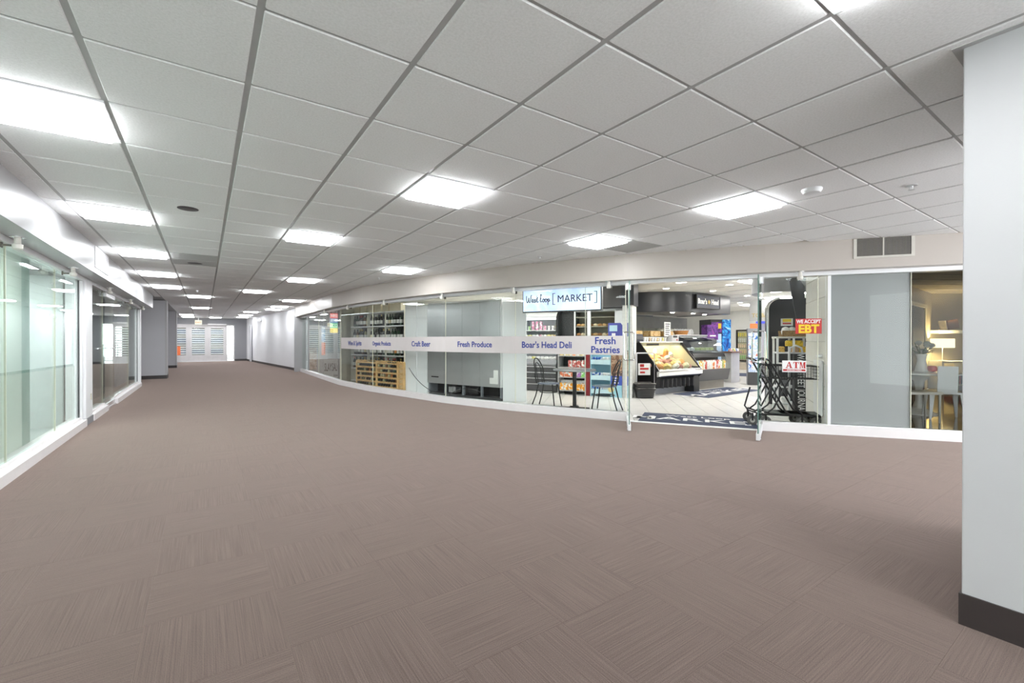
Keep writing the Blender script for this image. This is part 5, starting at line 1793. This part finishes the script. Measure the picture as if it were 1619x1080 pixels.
# ---- nested shopping carts
def cart(label, s, front=True):
    t = thing('shopping_cart', label, 'shopping cart', fp(6, s, .40), KA[6], 'nested shopping carts by the window')
    Wd = .36
    for y in (0, Wd):
        MB().tube([(.02, y, .95), (.05, y, .93), (.42, y, .22), (.47, y, .175), (.56, y, .165), (.78, y, .165)], .0125, 8).build('side_tube', BLACKM, t, True)
        MB().tube([(.30, y, .68), (.10, y, .26), (.02, y, .19)] + ([(-.06, y, .22), (-.10, y, .28), (-.07, y, .40), (-.03, y, .55)] if front and y == 0 else [(-.02, y, .2)]), .0115, 8).build('front_loop', BLACKM, t, True)
        MB().tube([(.0, y, .2), (.1, y, .165), (.78, y, .165)], .012, 8).build('base_rail', BLACKM, t, True)
    MB().tube([(.02, 0, .95), (-.02, .02, .965), (-.02, Wd - .02, .965), (.02, Wd, .95)], .015, 8).build('handle', mat('cart_handle', (.02, .025, .04), .4), t, True)
    MB().box(.2, .74, .02, Wd - .02, .17, .19).build('lower_tray', mat('tray_green', (.05, .065, .06), .5), t)
    m = MB()
    x0, x1, z0, z1 = .16, .66, .68, .86
    for q in range(5):
        z = z0 + (z1 - z0) * q / 4
        m.tube([(x0, 0, z), (x1, 0, z), (x1, Wd, z), (x0, Wd, z)], .003, 4, True)
    for q in range(15):
        x = x0 + (x1 - x0) * q / 14
        m.tube([(x, 0, z1), (x, 0, z0), (x, Wd, z0), (x, Wd, z1)], .0022, 4)
    for q in range(1, 10):
        y = Wd * q / 10
        m.tube([(x0, y, z1), (x0, y, z0), (x1, y, z0), (x1, y, z1)], .0022, 4)
    m.build('wire_basket', BLACKM, t)['kind'] = 'stuff'
    MB().tube([(x0 - .03, 0, z1 + .01), (x1, 0, z1), (x1, Wd, z1), (x0 - .03, Wd, z1 + .01)], .008, 6).build('basket_rim', BLACKM, t, True)
    for wx, r in ((-.0, .072), (.62, .078)):
        for y in (.0, Wd):
            wh = MB().lathe([(r * .5, -.018), (r * .93, -.016), (r, -.008), (r, .008), (r * .93, .016), (r * .5, .018)], 18, M=Matrix.Translation((wx, y, r)) @ Matrix.Rotation(PI / 2, 4, 'X')).build('wheel', mat('wheel_grey', (.09, .09, .085), .5), t, True)
            MB().lathe([(r * .45, -.02), (r * .45, .02)], 12, M=Matrix.Translation((wx, y, r)) @ Matrix.Rotation(PI / 2, 4, 'X')).build('hub', mat('hub_pale', (.45, .44, .4), .4), wh, True)
            MB().box(wx - .012, wx + .012, y - .026, y - .021, r, .18).box(wx - .012, wx + .012, y + .021, y + .026, r, .18).box(wx - .012, wx + .012, y - .026, y + .026, .165, .18).build('caster_fork', BLACKM, t)
    return t


cart('front black wire shopping cart by the open door', -.055)
cart('rear black wire shopping cart nested behind the first', .115, False)

# ---- signs stuck on the glass
es_ = thing('payment_sign', 'red sign reading WE ACCEPT EBT on the glass', 'sign', (K[6][0], K[6][1], 0), KA[6])
ebc = MB().box(.40, .70, .052, .0585, 1.315, 1.515).build('card', RED, es_)
text('WE ACCEPT', .066, PRINTW, ebc, (.55, .051, 1.475), bold=.002, sx=.76)
text('EBT', .15, YEL, ebc, (.55, .051, 1.375), bold=.006, sx=.95)
as_ = thing('cash_sign', 'white sign with red ATM lettering on the glass', 'sign', (K[6][0], K[6][1], 0), KA[6])
asc = MB().box(.245, .525, .052, .0585, .80, .955).build('card', PRINTW, as_)
REDI = mat('ink_red', (.5, .02, .02), .5)


def serif(parts, name='serif_letter'):
    mb = MB()
    for p in parts:
        mb.prism([(x, z) for x, z in p], 0, .002, M=Matrix.Translation((0, .052, 0)) @ Matrix.Rotation(PI / 2, 4, 'X'))
    return mb.build(name, REDI, asc)


zb, zt = .853, .937
ax = .29
serif([[(ax, zb), (ax + .01, zb), (ax + .037, zt), (ax + .03, zt)], [(ax + .05, zb), (ax + .068, zb), (ax + .044, zt), (ax + .03, zt)], [(ax + .014, zb + .026), (ax + .05, zb + .026), (ax + .05, zb + .034), (ax + .014, zb + .034)],
       [(ax - .008, zb), (ax + .02, zb), (ax + .02, zb + .006), (ax - .008, zb + .006)], [(ax + .042, zb), (ax + .077, zb), (ax + .077, zb + .006), (ax + .042, zb + .006)]])
tx_ = .375
serif([[(tx_ + .022, zb), (tx_ + .042, zb), (tx_ + .042, zt), (tx_ + .022, zt)], [(tx_, zt - .008), (tx_ + .064, zt - .008), (tx_ + .064, zt), (tx_, zt)],
       [(tx_, zt - .026), (tx_ + .005, zt - .026), (tx_ + .008, zt), (tx_, zt)], [(tx_ + .059, zt - .026), (tx_ + .064, zt - .026), (tx_ + .064, zt), (tx_ + .056, zt)], [(tx_ + .014, zb), (tx_ + .05, zb), (tx_ + .05, zb + .006), (tx_ + .014, zb + .006)]])
mx_ = .446
serif([[(mx_ + .006, zb), (mx_ + .013, zb), (mx_ + .013, zt), (mx_ + .006, zt)], [(mx_ + .05, zb), (mx_ + .068, zb), (mx_ + .068, zt), (mx_ + .05, zt)], [(mx_ + .006, zt), (mx_ + .032, zb), (mx_ + .036, zb), (mx_ + .024, zt)],
       [(mx_ + .03, zb), (mx_ + .036, zb), (mx_ + .056, zt), (mx_ + .05, zt)], [(mx_ - .002, zb), (mx_ + .02, zb), (mx_ + .02, zb + .006), (mx_ - .002, zb + .006)], [(mx_ + .044, zb), (mx_ + .074, zb), (mx_ + .074, zb + .006), (mx_ + .044, zb + .006)],
       [(mx_ - .002, zt - .006), (mx_ + .014, zt - .006), (mx_ + .014, zt), (mx_ - .002, zt)], [(mx_ + .05, zt - .006), (mx_ + .074, zt - .006), (mx_ + .074, zt), (mx_ + .05, zt)]])
MB().box(.255, .515, .050, .052, .815, .84).build('red_strip', REDI, asc)
text('AVAILABLE INSIDE', .021, PRINTW, asc, (.385, .049, .8275), bold=.0006)

# ---- white block wall closing the cart bay
bw = thing('wall_cart_bay', 'white glazed block wall right of the shopping carts', 'wall', fp(6, .775, .15), KA[6] + PI / 2 - .095, kind='structure')
MB().box(0, 1.36, -.20, -.012, 0, CE - .04).build('core', mat('grout_pale', (1, 1, 1)), bw)
BLK = mat('glazed_block', (.80, .79, .74), .3, vary=.04, vscale=4)
for r in range(8):
    for c in range(4):
        x0 = c * .45 - (.22 if r % 2 else 0)
        a, b = max(0, x0), min(1.36, x0 + .444)
        if b - a > .03:
            MB().cbox(a, b, -.012, .004, r * .303, r * .303 + .297, .003).build('wall_block', BLK, bw)
wp_ = MB().cbox(.10, .62, .01, .03, .20, .95, .006).build('white_board', WHITE, loc=bw.location, rz=bw.rotation_euler.z)
tag(wp_, 'low white board leaning on the block wall beside the carts', 'board')
MB().lathe([(.03, 0), (.045, .01), (.045, .04), (.03, .05)], 14, M=Matrix.Translation((.2, .03, .985))).build('knob', WHITE, wp_, True)

# ================================================================== LOUNGE behind the last panes
WARM = mat('lounge_wall', (.42, .37, .26), .6, vary=.03)


def cp(u, d):
    r = d * (u - 809.5) / FPX
    return (d * fwx + r * fwy, d * fwy - r * fwx)


A_, B_, C_ = cp(1400, 8.6), cp(1473, 11.6), cp(1640, 11.6)
o = MB().prism([A_, B_, (B_[0] - .06, B_[1] + .12), (A_[0] - .1, A_[1] + .1)], 0, CE).build('wall_lounge_left', WARM)
tag(o, 'warm beige side wall of the lamplit lounge', 'wall', kind='structure')
o = MB().prism([B_, C_, (C_[0] + .1, C_[1] + .12), (B_[0] + .06, B_[1] + .12)], 0, CE).build('wall_lounge_back', WARM)
tag(o, 'warm beige back wall of the lamplit lounge', 'wall', kind='structure')
o = MB().prism([C_, (fp(7, KL[7], .14)[0], fp(7, KL[7], .14)[1]), (fp(7, KL[7], .14)[0] + .1, fp(7, KL[7], .14)[1] - .1), (C_[0] + .1, C_[1] - .05)], 0, CE).build('wall_lounge_right', WARM)
tag(o, 'warm beige right wall of the lounge hidden behind the white corner', 'wall', kind='structure')
o = MB().prism([fp(6, .86, .2)[:2], (fp(6, .86, .2)[0] + .06, fp(6, .86, .2)[1] - .08), (A_[0] + .1, A_[1] - .1), A_], 0, CE).build('wall_lounge_near', WARM)
tag(o, 'warm beige wall between the lounge and the cart bay', 'wall', kind='structure')
pts = [fp(6, .85, .14)[:2], fp(6, KL[6], .14)[:2], fp(7, KL[7], .14)[:2], C_, B_, A_]
lf = MB().prism(pts, -.08, -.002).build('floor_lounge', mat('lounge_floor', (.09, .07, .045), .08, vary=.5, vscale=2.2, coat=.6))
tag(lf, 'dark glossy floor of the lounge', 'floor', kind='structure')
pts = [fp(6, .85, .30)[:2], fp(6, KL[6], .30)[:2], fp(7, KL[7], .30)[:2], C_, B_, A_]
lc = MB().prism(pts, CE - .05, CE - .01).build('ceiling_lounge', mat('lounge_ceiling', (.42, .36, .25), .9, vary=.15, vscale=5))
tag(lc, 'warm planked ceiling of the lounge', 'ceiling', kind='structure')
for k in range(7):
    d0 = 6.6 + k * .75
    p0, p1 = cp(1455 - k * 6, d0), cp(1640, d0 + .35)
    MB().prism([p0, p1, (p1[0] + .01, p1[1] + .015), (p0[0] + .01, p0[1] + .015)], CE - .055, CE - .05).build('ceiling_joint', DARK, lc)
# dark doorway in the side wall
wa = math.atan2(B_[1] - A_[1], B_[0] - A_[0])
dr = thing('door_6', 'dark doorway with pale frame in the lounge side wall', 'door', (A_[0], A_[1], 0), wa, kind='structure')
Lw = math.hypot(B_[0] - A_[0], B_[1] - A_[1])
MB().box(Lw * .50, Lw * .78, -.012, 0, 0, 2.02).build('door_leaf', mat('door_dark', (.10, .075, .05), .4), dr)
MB().box(Lw * .78, Lw * .83, -.03, 0, 0, 2.10).build('casing', mat('casing_cream', (.75, .68, .5), .5), dr)
MB().box(Lw * .45, Lw * .83, -.03, 0, 2.02, 2.10).build('casing', MATS['casing_cream'], dr)
# console, lamp, shelf, book
back = math.atan2(C_[1] - B_[1], C_[0] - B_[0])
px, py = cp(1496, 10.95)
cs = thing('console', 'low white shelf console under the lounge lamp', 'console', (px, py, 0), back)
MB().box(-.1, 1.5, 0, .4, .66, .71).build('top', WHITE, cs)
MB().box(-.1, 1.5, 0, .4, .10, .14).build('bottom_board', WHITE, cs)
for x in (-.1, .6, 1.45):
    MB().box(x, x + .05, 0, .4, 0, .66).build('upright', WHITE, cs)
for n in range(7):
    h = .2 + .04 * (n % 3)
    o = MB().box(0, .04, 0, .2, 0, h).build('book', mat('book_%d' % (n % 4), [(.3, .05, .06), (.1, .1, .15), (.5, .45, .35), (.08, .16, .12)][n % 4], .5), loc=(px + math.cos(back) * (.2 + n * .046) - math.sin(back) * .06, py + math.sin(back) * (.2 + n * .046) + math.cos(back) * .06, .14), rz=back)
    tag(o, '%s book from the left inside the low lounge console' % ORD[n], 'book', 'books in the console')
lx, ly = cp(1490, 11.1)
lp = thing('table_lamp', 'lit table lamp with a white drum shade on the console', 'lamp', (lx, ly, .71))
MB().lathe([(.10, 0), (.10, .012), (.02, .02), (.009, .03), (.009, .42), (.004, .43)], 20).build('stem', ALUW, lp, True)
shd = MB()
n = 28
vs = []
for r, z in ((.225, .33), (.225, .555), (.22, .555), (.22, .33)):
    vs += [(r * math.cos(2 * PI * k / n), r * math.sin(2 * PI * k / n), z) for k in range(n)]
fs = []
for q in range(4):
    fs += [(q * n + k, q * n + (k + 1) % n, ((q + 1) % 4) * n + (k + 1) % n, ((q + 1) % 4) * n + k) for k in range(n)]
shd.add(vs, fs)
shd.build('lamp_shade', lamp_mat('shade_glow', (1.0, .82, .48), 1.1), lp, True)
MB().lathe([(.02, .40), (.035, .43), (.03, .47), (.008, .49)], 12).build('bulb', lamp_mat('bulb_glow', (1.0, .76, .36), 800), lp, True)
sx_, sy_ = cp(1484, 11.25)
sh = thing('wall_shelf', 'white floating shelf on the lounge back wall', 'shelf', (sx_, sy_, 0), back)
MB().box(0, 1.5, 0, .3, 1.40, 1.48).build('board', WHITE, sh)
bx, by = cp(1497, 11.35)
for n, (dx, tl_, w_, c) in enumerate(((0, -.22, .025, (.75, .7, .6)), (.07, -.2, .26, (.25, .13, .09)))):
    o = MB().box(0, w_, 0, .18, 0, .24).build('book', mat('shelf_book_%d' % n, c, .5, vary=.3, vscale=12), loc=(bx + math.cos(back) * dx, by + math.sin(back) * dx, 1.485))
    o.rotation_euler = (0, tl_, back)
    tag(o, ('thin cream book leaning on the floating shelf', 'brown picture book leaning on the floating shelf')[n], 'book')
# tulip table, vase, flowers
tx, ty = cp(1453, 7.5)
tt_ = thing('tulip_table', 'white round pedestal table in the lounge', 'table', (tx, ty, 0))
MB().lathe([(.26, 0), (.26, .008), (.2, .03), (.09, .09), (.05, .22), (.045, .38), (.07, .54), (.16, .645), (.2, .66)], 28).build('pedestal', mat('gloss_white', (.8, .8, .78), .15), tt_, True)
MB().lathe([(.5, .66), (.56, .675), (.56, .69), (.54, .695)], 40).build('table_top', MATS['gloss_white'], tt_, True)
vx, vy = cp(1457, 7.55)
vs_ = thing('vase', 'tall white waisted vase of flowers on the pedestal table', 'vase', (vx, vy, .695))
MB().lathe([(.09, 0), (.095, .01), (.07, .12), (.055, .2), (.07, .27), (.085, .30), (.075, .30), (.05, .21)], 22).build('body', MATS['gloss_white'], vs_, True)
random.seed(3)
for k in range(14):
    a, sp, h = random.uniform(0, 2 * PI), random.uniform(.03, .24), random.uniform(.32, .50)
    tip = Vector((sp * math.cos(a), sp * math.sin(a), h))
    MB().tube([(0, 0, .2), (tip.x * .4, tip.y * .4, .32), tuple(tip)], .004, 5).build('flower_stem', mat('stem_green', (.06, .12, .04), .6), vs_, True)
    if k < 6:
        MB().lathe([(.01, -.03), (.04, -.01), (.05, .02), (.03, .045), (.008, .05)], 10, M=Matrix.Translation(tip)).build('flower_head', mat('petal_grey', (.35, .37, .33), .7, vary=.3, vscale=40), vs_, True)
    for q in range(3):
        b = a + random.uniform(-1.2, 1.2)
        L = random.uniform(.06, .1)
        p0 = tip * (.65 + .15 * q)
        p0.z = max(p0.z, .31)
        d = Vector((math.cos(b), math.sin(b), random.uniform(-.2, .5))).normalized() * L
        s = Vector((-math.sin(b), math.cos(b), 0)) * L * .36
        MB().add([tuple(p0), tuple(p0 + d * .5 + s), tuple(p0 + d), tuple(p0 + d * .5 - s), tuple(p0 + d * .5 + Vector((0, 0, .008)))], [(0, 1, 4), (1, 2, 4), (2, 3, 4), (3, 0, 4)]).build('leaf', mat('leaf_dark', (.05, .09, .035), .5, vary=.3, vscale=30), vs_)
ap = MB().lathe([(.02, 0), (.06, .02), (.07, .06), (.05, .1), (.02, .105)], 16).build('red_bowl', RED, None, True, loc=(*cp(1474, 7.45), .695))
tag(ap, 'small red round object on the pedestal table', 'bowl')


def lounge_chair(label, loc, rz):
    t = thing('lounge_chair', label, 'chair', loc, rz, 'pale chairs of the lounge')
    g_ = mat('chair_plastic', (.55, .57, .58), .3, vary=.03)
    MB().cbox(-.2, .2, -.2, .2, .40, .435, .012).build('seat', g_, t)
    pr = [(-.20, .41), (-.17, .41), (-.22, .83), (-.245, .83)]
    MB().xprism(pr, -.115, .115).build('backrest', g_, t)
    for sx in (-1, 1):
        MB().add([(sx * .2, -.2, .41), (sx * .14, -.2, .41), (sx * .14, -.14, .41), (sx * .2, -.14, .41), (sx * .22, -.27, 0), (sx * .195, -.27, 0), (sx * .195, -.245, 0), (sx * .22, -.245, 0)],
                 [(0, 1, 2, 3), (7, 6, 5, 4), (0, 4, 5, 1), (1, 5, 6, 2), (2, 6, 7, 3), (3, 7, 4, 0)]).build('leg', g_, t)
        MB().add([(sx * .2, .2, .41), (sx * .14, .2, .41), (sx * .14, .14, .41), (sx * .2, .14, .41), (sx * .21, .23, 0), (sx * .185, .23, 0), (sx * .185, .205, 0), (sx * .21, .205, 0)],
                 [(0, 1, 2, 3), (7, 6, 5, 4), (0, 4, 5, 1), (1, 5, 6, 2), (2, 6, 7, 3), (3, 7, 4, 0)]).build('leg', g_, t)
    return t


lounge_chair('pale grey moulded chair seen from behind at the lounge table', (*cp(1492, 7.0), 0), -YAW - .55)
bn = thing('bench', 'long pale bench seat beside the lounge table', 'bench', (*cp(1456, 6.75), 0), -YAW - .1)
MB().cbox(-.3, .2, -.16, .16, .42, .46, .01).build('seat', mat('bench_taupe', (.36, .35, .31), .35), bn)
for x in (-.26, .16):
    for y in (-.13, .13):
        MB().lathe([(.012, 0), (.02, .42)], 10, x, y).build('leg', mat('bench_leg', (.33, .33, .31), .35), bn, True)

# ================================================================== SALON behind the far panes
o = MB().box(3.1, 6.9, 17.5, 17.6, 0, CE).build('wall_salon', mat('salon_grey', (.42, .42, .43), .6))
tag(o, 'grey rear wall of the salon', 'wall', kind='structure')
o = MB().box(3.1, 7.2, 12.9, 19.2, -.08, -.004).build('floor_salon', mat('salon_floor', (.3, .28, .26), .5))
tag(o, 'floor of the salon', 'floor', kind='structure')
o = MB().box(3.35, 7.2, 12.95, 19.2, CE - .05, CE - .01).build('ceiling_salon', mat('salon_ceil', (.6, .6, .58), .9))
tag(o, 'ceiling of the salon', 'ceiling', kind='structure')
o = MB().box(6.9, 7.0, 14.3, 17.6, 0, CE).build('wall_salon_side', mat('salon_grey', (1, 1, 1)))
tag(o, 'side wall of the salon', 'wall', kind='structure')
o = MB().box(3.32, 3.42, 17.6, 19.1, 0, CE).build('wall_salon_end', mat('salon_grey', (1, 1, 1)))
tag(o, 'grey end wall of the salon beside the white post', 'wall', kind='structure')
t = thing('market_light', 'troffer inside the salon', 'ceiling light', (3.9, 15.6, CE - .05))
link('frame', SFM, t)
link('lens', SLM, t).rotation_euler = (PI, 0, 0)
dp = thing('salon_drape', 'grey pleated drape hanging behind the coloured vertical sign', 'drape')
m = MB()
for k in range(14):
    x0 = 3.29 + k * .034
    m.prism([(x0, 15.35), (x0 + .017, 15.31), (x0 + .034, 15.35), (x0 + .017, 15.38)], .60, 2.13)
m.build('pleats', mat('drape_grey', (.36, .36, .37), .8), dp)['kind'] = 'stuff'
MB().box(3.27, 3.79, 15.33, 15.36, 2.13, 2.16).build('rod', ALU, dp)
MB().box(3.37, 3.39, 15.33, 15.36, 2.16, CE - .05).box(3.7, 3.72, 15.33, 15.36, 2.16, CE - .05).build('rod_hangers', ALU, dp)
pb = thing('salon_poster', 'pale poster with tall black SALON lettering at the floor of the salon', 'poster', (3.14, 15.2, 0), 0)
pbb = MB().box(0, .57, 0, .02, .0, .60).build('board', mat('poster_pale', (.6, .6, .6), .5), pb)
text('SLAY', .36, BLACK, pbb, (.13, -.003, .34), bold=.004, sx=.28)
text('SALON', .36, BLACK, pbb, (.41, -.003, .34), bold=.004, sx=.28)
text('beauty', .14, BLACK, pbb, (.4, -.003, .09), shear=.3, sx=.6)
for n, (x, y) in enumerate(((3.36, 16.6), (3.60, 16.6))):
    t = thing('banner', '%s hanging banner, blue-white above and orange below' % ('left', 'right')[n], 'banner', (x, y, 0), group='salon banners')
    MB().box(0, .12, 0, .015, 1.18, 1.72).build('blue_half', pattern_mat('banner_blue', [(.75, .8, .85), (.2, .35, .55), (.6, .72, .85)], 5, .5), t)
    MB().box(0, .12, 0, .015, .70, 1.14).build('orange_half', mat('banner_orange', (.8, .17, .05), .5), t)
    MB().box(.055, .065, .002, .01, 1.72, CE - .05).box(.055, .065, .002, .01, 1.14, 1.18).build('string', ALU, t)
o = MB().box(3.12, 3.36, 17.44, 17.48, .15, .95).build('brown_poster', pattern_mat('brown_print', [(.3, .2, .14), (.55, .42, .33), (.7, .62, .55), (.2, .13, .1)], 5, .5))
tag(o, 'brown portrait poster at the far end of the salon window', 'poster')
vsn = thing('vertical_sign', 'lit vertical sign with red, blue, green and yellow bands', 'sign', (3.165, 14.42, 0), 0)
MB().box(-.01, .23, .0, .10, 1.42, 2.07).build('housing', mat('sign_case', (.5, .5, .5), .4), vsn)
for nm, z0, z1, c, tx in (('red_band', 1.90, 2.05, (.9, .12, .1), 'HRS'), ('blue_band', 1.755, 1.895, (.1, .25, .5), 'EYE'), ('green_band', 1.60, 1.75, (.1, .65, .25), 'ECO'), ('yellow_band', 1.455, 1.595, (.95, .68, .05), '')):
    b_ = MB().box(0, .22, -.006, 0, z0, z1).build(nm, lamp_mat('glow_' + nm, c, 1.0), vsn)
    if tx:
        text(tx, .13, lamp_mat('glow_letters', (.9, .9, .9), .9), b_, (.11, -.008, (z0 + z1) / 2), bold=.003, sx=.85)
for x in (.03, .16):
    MB().box(x, x + .02, .04, .06, 2.07, CE - .05).build('hanger', DARK, vsn)
